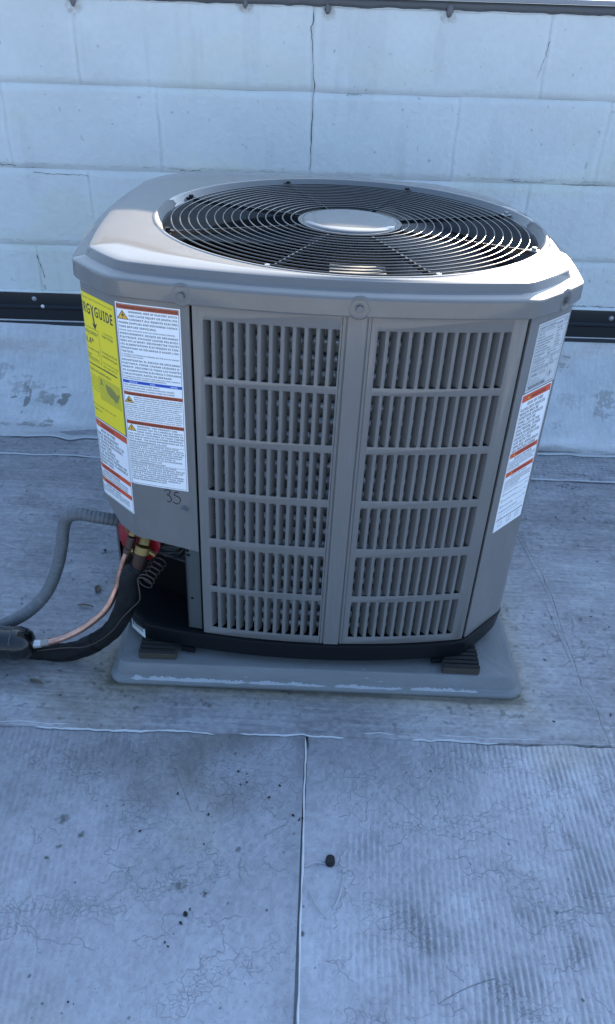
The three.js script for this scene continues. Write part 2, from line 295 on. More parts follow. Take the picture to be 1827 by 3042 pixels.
// chalky beads where the laps end, one ribbon per lap
function bead(name, pts, w, h, mat, seed, gaps = 0) { // pts: [x,y,z] list; a low ridge of uneven width with breaks
  const r = rng(seed), P = [], n = pts.length, geos = [];
  let run = [];
  const flush = () => {
    if (run.length > 3) geos.push(grid(run.length - 1, 4, (u, v) => {
      const i = Math.round(u * (run.length - 1)), [q, t, ww] = run[i], a = (v - 0.5) * 2, e = Math.min(1, Math.min(i, run.length - 1 - i) / 3);
      return [q[0] - t[1] * a * ww * e, q[1] + h * (1 - a * a) * e * (0.6 + 0.5 * ww / w) - 0.0006 * Math.abs(a), q[2] + t[0] * a * ww * e];
    }));
    run = [];
  };
  for (let i = 0; i < n; i++) {
    const a = pts[Math.max(0, i - 1)], b = pts[Math.min(n - 1, i + 1)], l = Math.hypot(b[0] - a[0], b[2] - a[2]) || 1;
    const ww = w * (0.25 + 1.5 * fbm(i * 0.13, seed * 3.7, 3));
    if (gaps && vnoise(i * 0.05, seed * 1.3) < gaps) { flush(); continue; }
    run.push([pts[i], [(b[0] - a[0]) / l, (b[2] - a[2]) / l], ww]);
  }
  flush();
  return geos.length ? struct(mesh(name, geos.length > 1 ? mg(geos) : geos[0], mat)) : null;
}
const line = (a, b, n, f) => Array.from({ length: n + 1 }, (_, i) => f(lerp(a, b, i / n)));
bead('lap_seam', line(-1.2, 0.36, 420, (x) => { const z = lapZ(x) + 0.001; return [x, gy(x, z) - 0.0006, z]; }), 0.0017, 0.0018, M.chalk, 3, 0.27);
bead('lap_seam', line(-1.2, 0.5, 420, (x) => { const z = lapZ(x) - 0.0085 + (fbm(x * 30, 5, 2) - 0.5) * 0.006; return [x, gy(x, z) + 0.0002, z]; }), 0.0008, 0.001, M.chalk, 8, 0.52);
bead('lap_crack', line(0.2, 0.9, 200, (x) => { const z = lapZ(x) + 0.002; return [x, gy(x, z) - 0.002, z]; }), 0.0011, 0.0004, M.dirt, 12, 0.34);
bead('sheet_joint', line(0.42, 2.0, 300, (z) => { const x = -0.0255 + (z - 0.42) * 0.012 + (fbm(z * 24, 3, 2) - 0.5) * 0.003; return [x, gy(x, z) - 0.0016, z]; }), 0.0014, 0.0015, std(0.68, 0.68, 0.68, 0.8), 21, 0.14);
bead('sheet_joint', line(0.42, 2.0, 300, (z) => { const x = -0.0205 + (z - 0.42) * 0.012 + (fbm(z * 24, 9, 2) - 0.5) * 0.003; return [x, gy(x, z) - 0.0016, z]; }), 0.0009, 0.0004, M.dirt, 22, 0.52);
bead('side_seam', line(-0.5, 0.41, 260, (z) => { const x = rightX(z) + 0.0008; return [x, gy(x, z) - 0.0014, z]; }), 0.0012, 0.0006, std(0.11, 0.108, 0.1, 0.9), 31, 0.12);
bead('side_seam', line(-0.35, 0.41, 260, (z) => { const x = rightX(z) - 0.0042; return [x, gy(x, z) + 0.0002, z]; }), 0.0009, 0.0008, std(0.5, 0.5, 0.5, 0.8), 32, 0.45);
bead('rear_seam', line(-1.3, 1.3, 420, (x) => { const z = back2(x) + 0.001; return [x, gy(x, z) + 0.0022, z]; }), 0.0019, 0.0018, M.chalk, 41, 0.36);
bead('rear_seam', line(-1.3, 1.3, 420, (x) => { const z = back1(x) + 0.001; return [x, gy(x, z) + 0.0058, z]; }), 0.0022, 0.0022, M.chalk, 42, 0.33);
bead('rear_crack', line(-1.3, 1.3, 420, (x) => { const z = back1(x) + 0.0055; return [x, gy(x, z) + 0.0034, z]; }), 0.002, 0.0005, M.dirt, 43, 0.48);
bead('rear_crack', line(-1.3, 1.3, 420, (x) => { const z = back2(x) + 0.005; return [x, gy(x, z) + 0.0006, z]; }), 0.0016, 0.0004, M.dirt, 44, 0.55);

// ---------------------------------------------------------------- block wall
const W0 = V(-0.079, 0.663, -0.92), EX = V(1, 0.019, -0.0126).normalize(), EY = V(-0.019, 1, 0).normalize(), EZ = new THREE.Vector3().crossVectors(EX, EY);
const wallMatrix = new THREE.Matrix4().makeBasis(EX, EY, EZ).setPosition(W0);
const onWall = (o) => { o.position.copy(W0); o.quaternion.setFromRotationMatrix(wallMatrix); return o; };
{
  const N = [2048, 768], span = [3.4, 1.275], o = [-1.7, -0.75];
  const b = new Float32Array(N[0] * N[1]);
  const [c, ctx] = noiseTex(N[0], N[1], (i, j) => {
    const u = o[0] + i / N[0] * span[0], v = o[1] + span[1] - j / N[1] * span[1];
    const big = fbm(u * 1.7 + 3, v * 1.7, 4), mid = fbm(u * 9, v * 9, 3), fine = fbm(u * 75, v * 95, 3), roller = fbm(u * 190, v * 150, 2);
    let k = 0.73 + (big - 0.5) * 0.12 + (mid - 0.5) * 0.07 + (fine - 0.5) * 0.05;
    const drip = smooth(0.6, 0.75, fbm(u * 26, v * 3.5, 3)) * 0.05; k *= 1 - drip;
    const row = v > 0.2 ? [-0.6, -0.01, 0.573] : v > -0.003 ? [-0.809, -0.408, -0.008, 0.371, 0.76] : v > -0.206 ? [-0.61, -0.012, 0.588] : [-0.785, -0.39, 0, 0.39, 0.774];
    for (const q of row) { const d = Math.abs(u - q + (fbm(v * 20, q * 9, 2) - 0.5) * 0.008); if (d < 0.03) k *= 1 - 0.1 * Math.exp(-((d / 0.0035) ** 2)) * fbm(v * 26, q * 5, 3) * 1.6 + 0.03 * Math.exp(-(((d - 0.009) / 0.005) ** 2)); }
    for (const q of [0.2, 0, -0.205]) k *= 1 - 0.11 * Math.exp(-(((v - q - 0.004) / 0.006) ** 2)) * (0.3 + fbm(u * 12, q * 9, 3));
    const yel = 0.05 * smooth(0.55, 0.75, fbm(u * 4 + 8, v * 8 + 8, 3)), pit = smooth(0.86, 0.93, fbm(u * 62 + 9, v * 62, 2));
    b[j * N[0] + i] = 0.5 + (fine - 0.5) * 0.7 + (mid - 0.5) * 0.5 + (roller - 0.5) * 0.35 - pit * 0.35;
    const s = 255 * Math.pow(clamp(k * (1 - 0.25 * pit)), 1 / 2.2); return [s * 0.975, s, s * (0.995 - yel * 0.5)];
  });
  const r = rng(9), pu = (u) => (u - o[0]) / span[0] * N[0], pv = (v) => (o[1] + span[1] - v) / span[1] * N[1];
  for (let q = 0; q < 260; q++) { const x = r() * N[0], y = r() * N[1], s = 0.3 + r() * r() * 1.0; ctx.fillStyle = `rgba(90,92,94,${0.15 + r() * 0.4})`; ctx.beginPath(); ctx.arc(x, y, s, 0, 7); ctx.fill(); }
  ctx.lineCap = 'round'; ctx.strokeStyle = 'rgba(96,94,86,0.16)';
  for (const v of [0.002, -0.2]) for (let q = 0; q < 46; q++) { const u = -0.9 + r() * 1.8; ctx.lineWidth = 0.6 + r(); ctx.beginPath(); ctx.moveTo(pu(u), pv(v + 0.004 + r() * 0.006)); ctx.lineTo(pu(u + 0.01 + r() * 0.04), pv(v + 0.003 + r() * 0.007)); ctx.stroke(); }
  for (const [u, v, s] of [[-0.593, 0.375, 12], [-0.175, 0.385, 12], [0.025, 0.378, 10], [0.32, 0.385, 14]]) for (let q = 0; q < 40; q++) { const a = r() * 6.28, d = Math.sqrt(r()) * s; ctx.fillStyle = `rgba(120,104,90,${0.04 + r() * 0.08})`; ctx.beginPath(); ctx.arc(pu(u) + Math.cos(a) * d, pv(v - 0.005) + Math.sin(a) * d, 1 + r() * 3, 0, 7); ctx.fill(); }
  const [bc] = noiseTex(N[0], N[1], (i, j) => { const s = 255 * clamp(b[j * N[0] + i]); return [s, s, s]; });
  M.wall = std(1, 1, 1, 0.55, 0, { map: ctex(c), bumpMap: ctex(bc, false), bumpScale: 0.0017 });
  M.wallUV = (u, v) => [(u - o[0]) / span[0], (v - o[1]) / span[1]];
}
M.crack = std(0.05, 0.05, 0.055, 0.95);
const wall = onWall(thing('block_wall', 'white painted concrete block wall with a long vertical crack behind the condenser', 'wall'));
{
  const plain = std(0.7, 0.7, 0.7, 0.7);
  mesh('wall_core', boxAt(16, 1.29, 0.19, 0, -0.245, -0.1022), plain, wall);
  const blockGeo = (u0, u1, v0, v1, seed) => {
    const nu = Math.max(8, Math.round((u1 - u0) / 0.012)), nv = 20;
    return grid(nu, nv, (a, b) => {
      const u = lerp(u0, u1, a), v = lerp(v0, v1, b);
      const eu = Math.min(u - u0, u1 - u), wob = 0.0035 * (fbm(u * 40, v0 * 7 + seed, 3) - 0.4), et = v1 - v + wob, eb = v - v0 + wob;
      const dropV = smooth(0.012, 0.001, Math.min(et, eb)) * 0.005 * (0.5 + 0.9 * fbm(u * 7 + seed, v0 * 11, 3)), dropU = smooth(0.014, 0.0, eu) * 0.002 * fbm(v * 30, u0 * 9, 3);
      return [u, v, 0.0008 + (fbm(u * 6 + seed, v * 6, 2) - 0.5) * 0.0016 - Math.max(dropV, dropU)];
    }, (a, b, q) => M.wallUV(q[0], q[1]));
  };
  const rows = [[0.2, 0.397, [-1.69, -1.19, -0.6, -0.01, 0.573, 1.16, 1.69]], [-0.003, 0.2, [-1.69, -1.2, -0.809, -0.408, -0.008, 0.371, 0.76, 1.2, 1.69]],
    [-0.206, -0.003, [-1.69, -1.21, -0.61, -0.012, 0.588, 1.17, 1.69]], [-0.41, -0.206, [-1.69, -1.2, -0.785, -0.39, 0, 0.39, 0.774, 1.2, 1.69]], [-0.66, -0.41, [-1.69, -0.6, 0, 0.6, 1.69]]];
  rows.forEach(([v0, v1, us], r) => { for (let i = 0; i < us.length - 1; i++) mesh('block', blockGeo(us[i], us[i + 1], v0, v1, r * 13 + i * 3.1), M.wall, wall); });
  // cracks: jagged open gaps, each its own strip
  const crack = (pts, w, seed) => {
    const n = 70, path = new THREE.CatmullRomCurve3(pts.map(([u, v]) => V(u, v, 0)), false, 'catmullrom', 0.1).getSpacedPoints(n);
    const across = Math.abs(pts[0][0] - pts.at(-1)[0]) > Math.abs(pts[0][1] - pts.at(-1)[1]);
    mesh('crack', grid(n, 1, (a, b) => {
      const i = Math.round(a * n), p = path[i], j = (fbm(i * 0.35, seed, 3) - 0.5) * 0.006, ww = w * (0.15 + 1.4 * Math.pow(fbm(i * 0.22, seed + 5, 3), 1.5)) * (b - 0.5) * Math.min(1, Math.min(i, n - i) / 4);
      return across ? [p.x, p.y + j + ww, 0.0019] : [p.x + j + ww, p.y, 0.0019];
    }), M.crack, wall);
  };
  crack([[-0.006, 0.383], [-0.013, 0.34], [-0.008, 0.27], [-0.003, 0.22], [-0.006, 0.17], [-0.006, 0.1], [-0.008, 0.01]], 0.0019, 3);
  crack([[0.576, 0.33], [0.57, 0.29], [0.558, 0.245]], 0.0012, 17);
  crack([[-0.785, -0.232], [-0.778, -0.262], [-0.772, -0.3]], 0.0026, 9);
  crack([[-0.777, -0.32], [-0.775, -0.334]], 0.003, 19);
  crack([[-0.76, -0.012], [-0.7, -0.016], [-0.65, -0.015], [-0.61, -0.017], [-0.607, -0.026]], 0.002, 23);
  crack([[-0.885, 0.006], [-0.8, 0.004]], 0.002, 25);
  crack([[0.52, 0.004], [0.58, 0.002], [0.63, 0.003]], 0.0014, 26); crack([[0.67, 0.0], [0.72, -0.001], [0.79, 0.001]], 0.0016, 27);
  crack([[0.75, -0.333], [0.83, -0.332], [0.9, -0.334]], 0.0018, 29); crack([[0.08, 0.195], [0.1, 0.198], [0.12, 0.196]], 0.0016, 31);
  crack([[-0.36, 0.004], [-0.33, 0.003], [-0.3, 0.004]], 0.0014, 33);
  // paint-filled bead at the foot, over the metal strip
  mesh('sealant_bead', grid(260, 4, (a, b) => { const u = lerp(-1.6, 1.6, a), t = (b - 0.5) * 2; return [u, -0.3405 + t * 0.0045 * (0.7 + 0.6 * fbm(u * 18, 3, 2)), 0.0015 + 0.0075 * (1 - t * t)]; }, (a, b, q) => M.wallUV(q[0], q[1])), M.wall, wall);
}
// coping along the wall top
const coping = onWall(thing('metal_coping', 'weathered grey metal coping along the top edge of the block wall', 'coping'));
{
  const grey = std(0.115, 0.12, 0.125, 0.6, 0.2), light = std(0.3, 0.31, 0.33, 0.55, 0.3);
  mesh('fascia', grid(420, 6, (a, b) => { const u = lerp(-1.7, 1.7, a), lo = 0.3845 + (fbm(u * 30, 6, 3) - 0.5) * 0.006, v = lerp(lo, 0.4035, b); return [u, v, 0.0035 + 0.005 * Math.sin(b * 3.1) ** 0.5 + (b > 0.9 ? -0.001 : 0)]; }), grey, coping);
  mesh('drip_edge', boxAt(16, 0.0105, 0.014, 0, 0.409, 0.0085, 0, 0.002), light, coping);
  mesh('top_cap', boxAt(16, 0.005, 0.22, 0, 0.4105, -0.1105), light, coping);
  mesh('caulk_line', grid(420, 3, (a, b) => { const u = lerp(-1.7, 1.7, a), t = (b - 0.5) * 2; return [u, 0.384 + t * 0.004 * fbm(u * 40, 2, 3) + (fbm(u * 26, 9, 3) - 0.5) * 0.007, 0.0012 + 0.003 * (1 - t * t)]; }, (a, b, q) => M.wallUV(q[0], q[1])), M.wall, coping);
  const r = rng(4);
  for (const [u, v, s] of [[-0.593, 0.379, 0.9], [-0.175, 0.385, 0.9], [0.025, 0.38, 1], [0.32, 0.385, 1.3]]) {
    const g = new THREE.SphereGeometry(0.006 * s, 12, 10), p = g.attributes.position; for (let i = 0; i < p.count; i++) { const k = 0.8 + 0.5 * hash2(i % 13, Math.round(p.getY(i) * 2000)); p.setXYZ(i, p.getX(i) * k, p.getY(i) * 1.7 * k, p.getZ(i) * 0.9); }
    g.computeVertexNormals(); g.translate(u, v, 0.007); mesh('sealant_blob', g, std(0.16, 0.155, 0.16, 0.6), coping);
  }
}
// metal strip that clamps the membrane to the wall
const bar = onWall(thing('flashing_bar', 'long dark metal flashing strip screwed to the foot of the white wall', 'flashing'));
{
  const dark = std(0.016, 0.02, 0.026, 0.38, 0.35);
  const prof = [[0.0, -0.342], [0.009, -0.343], [0.010, -0.348], [0.0085, -0.379], [0.013, -0.383], [0.013, -0.388], [0.0095, -0.392], [0.0095, -0.424], [0.016, -0.428], [0.019, -0.436], [0.016, -0.437], [0.008, -0.432]];
  mesh('metal_strip', crease(grid(40, prof.length - 1, (a, b) => { const q = prof[Math.round(b * (prof.length - 1))]; return [lerp(-6, 6, a), q[1], q[0]]; }), 20), dark, bar);
  for (const [u, v, white] of [[-0.811, -0.36, 0], [-0.788, -0.381, 1], [0.893, -0.364, 0], [-1.3, -0.362, 0], [1.35, -0.362, 0], [-0.38, -0.362, 0], [0.1, -0.362, 0], [0.5, -0.362, 0]]) {
    const pts = [[0, 0.004], [0.003, 0.0038], [0.006, 0.0022], [0.0075, 0]].map(([x, y]) => new THREE.Vector2(x * (white ? 0.75 : 1), y)); const g = new THREE.LatheGeometry(pts, 20); g.rotateX(Math.PI / 2); g.translate(u, v, white ? 0.0128 : 0.0092);
    mesh(white ? 'paint_drip' : 'screw', g, white ? std(0.75, 0.75, 0.75, 0.5) : std(0.35, 0.36, 0.38, 0.4, 0.5), bar);
  }
}
// membrane turned up the wall: own texture, x -1.6..1.6 along it, bottom lap to top clamp up it
{
  const N = [2048, 512], b = new Float32Array(N[0] * N[1]);
  const blots = [[-1.0, 0.7, 0.05, 0.06, 0.5], [-1.05, 0.55, 0.05, 0.08, 0.5], [-0.91, 0.6, 0.05, 0.05, 0.45], [-0.895, 0.52, 0.008, 0.09, 1], [-0.93, 0.53, 0.018, 0.03, 0.9], [-0.905, 0.6, 0.012, 0.025, 0.8], [-0.835, 0.52, 0.026, 0.06, 0.7], [-0.787, 0.53, 0.02, 0.05, 1], [-0.93, 0.28, 0.022, 0.04, 0.6], [-0.86, 0.29, 0.03, 0.045, 0.7], [-0.81, 0.29, 0.025, 0.045, 0.75], [0.83, 0.62, 0.035, 0.07, 0.6], [0.7, 0.86, 0.014, 0.02, 0.6], [0.72, 0.64, 0.05, 0.05, 0.25], [0.67, 0.5, 0.02, 0.05, 0.3]];
  const [c] = noiseTex(N[0], N[1], (i, j) => {
    const x = -1.6 + i / N[0] * 3.2, t = 1 - j / N[1], fine = fbm(x * 130, t * 70, 3), mid = fbm(x * 9, t * 6, 4), brush = fbm(x * 220, t * 12, 3);
    let v = 0.6 + (mid - 0.5) * 0.2 + (fine - 0.5) * 0.1 + (brush - 0.5) * 0.1;
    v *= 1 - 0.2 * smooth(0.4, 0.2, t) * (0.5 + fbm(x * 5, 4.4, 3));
    let m = 0; const wx = x + (fbm(x * 60, t * 20, 3) - 0.5) * 0.04, wt = t + (fbm(x * 30 + 7, t * 30, 3) - 0.5) * 0.16;
    for (const [cx, ct, rx, rt, d] of blots) { const k = ((wx - cx) / rx) ** 2 + ((wt - ct) / rt) ** 2; if (k < 4) m = Math.max(m, d * smooth(1.5, 0.4, k)); }
    m *= smooth(0.62 - 0.35 * m, 0.72 - 0.35 * m, fbm(x * 190, t * 60, 3) + 0.12);
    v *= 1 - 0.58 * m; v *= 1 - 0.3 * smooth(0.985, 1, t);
    b[j * N[0] + i] = 0.5 + (fine - 0.5) * 0.7 + (mid - 0.5) * 0.4 - m * 0.25;
    const s = 255 * Math.pow(clamp(v), 1 / 2.2); return [s * (1 + 0.01 * m), s, s * (1 - 0.02 * m)];
  });
  const [bc] = noiseTex(N[0], N[1], (i, j) => { const s = 255 * clamp(b[j * N[0] + i]); return [s, s, s]; });
  M.upstand = std(1, 1, 1, 0.36, 0, { map: ctex(c), bumpMap: ctex(bc, false), bumpScale: 0.002 });
  const prof = [[0.42, 0.0065], [0.36, 0.008], [0.31, 0.012], [0.25, 0.018], [0.2, 0.03], [0.155, 0.05], [0.115, 0.08], [0.08, 0.115], [0.055, 0.15], [0.036, 0.185], [0.022, 0.215], [0.012, 0.24]];
  const spl = new THREE.CatmullRomCurve3(prof.map(([w, y]) => V(w, y, 0))).getSpacedPoints(60);
  const g = grid(220, 61, (a, b) => {
    const x = lerp(-1.6, 1.6, a), i = Math.round(b * 61) - 1, k = Math.max(0, i), q = spl[k], t = k / 60;
    const wz = -0.92 - 0.0126 * (x + 0.079), foot = back1(x) - wz;
    let w = q.x, y = q.y;
    if (t < 0.45) { const f = 1 - t / 0.45; w = lerp(w, lerp(foot, w, 1 - f * f), f); w = t === 0 ? foot : lerp(w, foot * (1 - t / 0.45) + 0.13 * (t / 0.45), f * f); }
    const wr = smooth(0, 0.15, t) * smooth(1, 0.85, t);
    const fold = (fbm(x * 3.4 + 2, t * 2.6, 2) - 0.5) * 0.085 + (fbm(x * 13, t * 6 + 4, 3) - 0.5) * 0.016;
    w += wr * fold; y += wr * fold * 0.5 * (1 - t * 0.5) + gy(x, wz + w) * (1 - t);
    y += 0.019 * (x + 0.079) * t;
    if (i < 0) return [x, 0.001 + gy(x, wz + foot), wz + foot + 0.0005];
    return [x, y, wz + w];
  }, (a, b) => [a, b]);
  struct(mesh('wall_upstand_membrane', g, M.upstand), 'pale membrane rolled up the foot of the wall with worn dark marks');
}

// ---------------------------------------------------------------- condenser pad and shims
const pad = thing('equipment_pad', 'low grey rectangular equipment pad under the condenser, white scrape along its front edge', 'equipment pad', [-0.0155, 0.0, -0.075]);
pad.rotation.y = 0.0196;
{
  const hx = 0.3835, hz = 0.393;
  const rr = (inset, y, rad) => { const P = [], X = hx - inset, Z = hz - inset, R = Math.max(rad - inset * 0.5, 0.01); for (const [sx, sz, a0] of [[1, 1, 0], [-1, 1, 90], [-1, -1, 180], [1, -1, 270]]) for (let k = 0; k <= 8; k++) { const a = (a0 + k * 11.25) * Math.PI / 180; P.push([sx * (X - R) + Math.cos(a) * R, y, sz * (Z - R) + Math.sin(a) * R]); } return P; };
  const prof = [[0.003, -0.004], [0.0008, 0.002], [0, 0.005], [0.0006, 0.008], [0.003, 0.0115], [0.006, 0.0135], [0.0085, 0.016], [0.0155, 0.0375], [0.0175, 0.0402], [0.021, 0.041], [0.06, 0.041]];
  const g = loft(prof.map(([i, y]) => rr(i, y, 0.026)), true);
  const [c] = noiseTex(1024, 256, (i, j) => { const v = 0.2 + (fbm(i / 30, j / 30, 4) - 0.5) * 0.07 + (hash2(i, j) - 0.5) * 0.03 + (fbm(i / 5, j / 14, 2) - 0.5) * 0.03 + (hash2(i * 3, j * 7) > 0.9985 ? 0.3 : 0), s = 255 * Math.pow(clamp(v), 1 / 2.2); return [s * 0.98, s, s * 1.01]; });
  const t = ctex(c); t.wrapS = t.wrapT = THREE.RepeatWrapping;
  mesh('pad_body', crease(g, 24), std(1, 1, 1, 0.62, 0, { map: t }), pad);
  // scraped white paint along the front roll
  const edge = (y) => { for (let i = 0; i < prof.length - 1; i++) if (y <= prof[i + 1][1]) { const f = (y - prof[i][1]) / (prof[i + 1][1] - prof[i][1]); return lerp(prof[i][0], prof[i + 1][0], f); } return 0.0175; };
  const scrape = (x0, x1, seed) => mesh('paint_scrape', grid(Math.round((x1 - x0) * 900), 3, (a, b) => {
    const x = lerp(x0, x1, a), e = smooth(0, 0.06, a) * smooth(1, 0.9, a), mid = 0.0128, hi = mid + e * (0.0002 + 0.005 * Math.pow(fbm(x * 70, seed, 3), 1.2) * (0.4 + 1.2 * vnoise(x * 320, seed)) * lerp(1.2, 0.7, (x + 0.37) / 0.7)), lo = mid - e * (0.0002 + 0.0018 * fbm(x * 60, seed + 4, 3));
    const y = lerp(lo, hi, b); return [x, y, hz - edge(y) + 0.0007];
  }), std(0.38, 0.39, 0.41, 0.75), pad);
  scrape(-0.345, -0.12, 2); scrape(-0.135, 0.02, 5); scrape(0.03, 0.16, 9); scrape(0.17, 0.3, 13);
}
function makeShim(label, x, z, ry, seed) {
  const s = thing('wood_shim', label, 'shim', [x, 0.0412, z], 'weathered shims between condenser and pad'); s.rotation.y = ry;
  const n = 7, w = 0.069, d = 0.075;
  for (let i = 0; i < n; i++) { // ridged top: each ridge a strip of its own
    const zz = d / 2 - (i + 0.5) * d / n, g = boxAt(w - 0.002 * hash2(i, seed), 0.0042 + 0.001 * hash2(i, seed + 1), d / n * 0.6, 0, 0.0155, zz, (hash2(i, seed + 3) - 0.5) * 0.02, 0.001);
    mesh('ridge', g, std(0.02, 0.02, 0.02, 0.9), s);
  }
  mesh('core', boxAt(w - 0.001, 0.013, d, 0, 0.0072, 0, 0, 0.0015), std(0.06, 0.05, 0.038, 0.95), s);
}
makeShim('dark ridged shim under the left front corner of the condenser', -0.305, 0.26, 0.02, 1);
makeShim('dark ridged shim under the right front corner of the condenser', 0.2545, 0.256, 0.01, 7);

// ---------------------------------------------------------------- condenser unit
const ac = thing('air_conditioner', 'grey outdoor air conditioner condenser with louvred front and round fan guard on top', 'air conditioner');
const paintBump = (() => { const [c] = noiseTex(512, 512, (i, j) => { const s = 128 + (fbm(i / 5, j / 5, 2) - 0.5) * 90 + (fbm(i / 40, j / 40, 2) - 0.5) * 80; return [s, s, s]; }); const t = ctex(c, false); t.wrapS = t.wrapT = THREE.RepeatWrapping; return t; })();
const paintMap = (() => { const [c] = noiseTex(1024, 1024, (i, j) => { const k = 0.163 * (1 + (fbm(i / 90, j / 60, 4) - 0.5) * 0.07 + (fbm(i / 7, j / 30, 3) - 0.5) * 0.04) + (hash2(i, j) > 0.9994 ? 0.12 : 0), d = 0.012 * smooth(0.55, 0.75, fbm(i / 120 + 5, j / 120, 4)); const e = (v) => 255 * Math.pow(v, 1 / 2.2); return [e((k + d) * 1.035), e((k + d) * 0.995), e((k + d) * 0.945)]; }); const t = ctex(c); t.wrapS = t.wrapT = THREE.RepeatWrapping; return t; })();
M.paint = phys(1, 1, 1, 0.42, { map: paintMap, clearcoat: 0.55, clearcoatRoughness: 0.13 });
M.lid = phys(1, 1, 1, 0.4, { map: paintMap, specularIntensity: 0.25, clearcoat: 0.8, clearcoatRoughness: 0.045 });
M.frame = std(0.085, 0.095, 0.095, 0.5, 0.3);
M.black = phys(0.004, 0.0045, 0.005, 0.55, { specularIntensity: 0.35 });
M.plastic = phys(0.005, 0.0065, 0.0085, 0.42, { specularIntensity: 0.5 });
M.wire = phys(0.012, 0.014, 0.018, 0.3, { clearcoat: 0.7, clearcoatRoughness: 0.1 });
M.steel = std(0.32, 0.33, 0.34, 0.35, 0.85);
// plan of the cabinet: left side, left corner, bowed front, right corner, right side
const FLs = [-0.4003, 0.1925], FLf = [-0.3279, 0.2626], FRf = [0.2542, 0.2626], FRs = [0.3405, 0.1717];
const bow = (u) => 0.2626 + 0.032 * (1 - ((u + 0.0368) / 0.29105) ** 2);
const plan = (() => {
  let P = [];
  for (let i = 0; i <= 20; i++) { const t = i / 20; P.push([lerp(-0.418, FLs[0], t) - 0.004 * Math.sin(t * 3.14), lerp(-0.12, FLs[1], t)]); }
  for (let i = 1; i <= 20; i++) P.push([lerp(FLs[0], FLf[0], i / 20), lerp(FLs[1], FLf[1], i / 20)]);
  for (let i = 1; i <= 120; i++) { const u = lerp(FLf[0], FRf[0], i / 120); P.push([u, bow(u)]); }
  for (let i = 1; i <= 20; i++) P.push([lerp(FRf[0], FRs[0], i / 20), lerp(FRf[1], FRs[1], i / 20)]);
  for (let i = 1; i <= 20; i++) { const t = i / 20; P.push([lerp(FRs[0], 0.343, t) + 0.005 * Math.sin(t * 3.14), lerp(FRs[1], -0.16, t)]); }
  for (let k = 0; k < 3; k++) P = P.map((p, i) => i && i < P.length - 1 ? [(P[i - 1][0] + 2 * p[0] + P[i + 1][0]) / 4, (P[i - 1][1] + 2 * p[1] + P[i + 1][1]) / 4] : p);
  const S = [0]; for (let i = 1; i < P.length; i++) S.push(S[i - 1] + Math.hypot(P[i][0] - P[i - 1][0], P[i][1] - P[i - 1][1]));
  const at = (s) => { s = clamp(s, 0, S.at(-1)); let i = 0; while (i < S.length - 2 && S[i + 1] < s) i++; const f = (s - S[i]) / (S[i + 1] - S[i]); const T = (k) => { const a = P[Math.max(0, k - 1)], b = P[Math.min(P.length - 1, k + 1)], l = Math.hypot(b[0] - a[0], b[1] - a[1]); return [(b[0] - a[0]) / l, (b[1] - a[1]) / l]; }; const t0 = T(i), t1 = T(i + 1), tx = lerp(t0[0], t1[0], f), tz = lerp(t0[1], t1[1], f), l = Math.hypot(tx, tz); return { x: lerp(P[i][0], P[i + 1][0], f), z: lerp(P[i][1], P[i + 1][1], f), nx: -tz / l, nz: tx / l }; };
  const s1 = S[20], s2 = S[40], s3 = S[160], s4 = S[180];
  const front = (u) => { let i = 40; while (i < 159 && P[i + 1][0] < u) i++; return lerp(S[i], S[i + 1], (u - P[i][0]) / (P[i + 1][0] - P[i][0])); };
  return { at, front, s1, s2, s3, s4, end: S.at(-1), P, S };
})();
const bend = (s, y, w) => { const q = plan.at(s); return [q.x + q.nx * w, y, q.z + q.nz * w]; };
function bendGeo(g) { const p = g.attributes.position; for (let i = 0; i < p.count; i++) p.setXYZ(i, ...bend(p.getX(i), p.getY(i), p.getZ(i))); return g; }
function slab(s0, s1, yb, yt, w0, w1, ns = 24, ny = 1) { // bent plate, closed; yb and yt are numbers or functions of s
  const B = typeof yb === 'function' ? yb : K(yb), T = typeof yt === 'function' ? yt : K(yt), sAt = (u) => lerp(s0, s1, u), yAt = (u, v) => lerp(B(sAt(u)), T(sAt(u)), v);
  const parts = [grid(ns, ny, (u, v) => bend(sAt(u), yAt(u, v), w1)), grid(ns, ny, (u, v) => bend(sAt(1 - u), yAt(1 - u, v), w0), (u, v) => [1 - u, v]),
    grid(ns, 1, (u, v) => bend(sAt(u), yAt(u, 1), lerp(w1, w0, v)), (u) => [u, 1]), grid(ns, 1, (u, v) => bend(sAt(u), yAt(u, 0), lerp(w0, w1, v)), (u) => [u, 0]),
    grid(1, ny, (u, v) => bend(s1, yAt(1, v), lerp(w1, w0, u)), (u, v) => [1, v]), grid(1, ny, (u, v) => bend(s0, yAt(0, v), lerp(w0, w1, u)), (u, v) => [0, v])];
  return mg(parts);
}
const Y_TOP = 0.711, Y_BOT = 0.1015;
// lid outline
function corners(d) { // chords of the eight sides moved inwards by d and crossed again
  const C = [[-0.3335, 0.275], [0.258, 0.275], [0.3455, 0.178], [0.3475, -0.2], [0.195, -0.44], [-0.31, -0.44], [-0.422, -0.29], [-0.4065, 0.196]];
  const n = C.length, L = C.map((a, i) => { const b = C[(i + 1) % n], l = Math.hypot(b[0] - a[0], b[1] - a[1]), t = [(b[0] - a[0]) / l, (b[1] - a[1]) / l], nn = [-t[1], t[0]]; return { p: [a[0] - nn[0] * d, a[1] - nn[1] * d], t, nn }; });
  return L.map((b, i) => { const a = L[(i + n - 1) % n], det = a.t[0] * b.t[1] - a.t[1] * b.t[0], k = ((b.p[0] - a.p[0]) * b.t[1] - (b.p[1] - a.p[1]) * b.t[0]) / det; return [a.p[0] + a.t[0] * k, a.p[1] + a.t[1] * k]; });
}
const SAG = [0.0325, 0.003, 0.012, 0.03, 0.015, 0.02, 0.014, 0.003], NS = [56, 14, 40, 24, 48, 20, 40, 14];
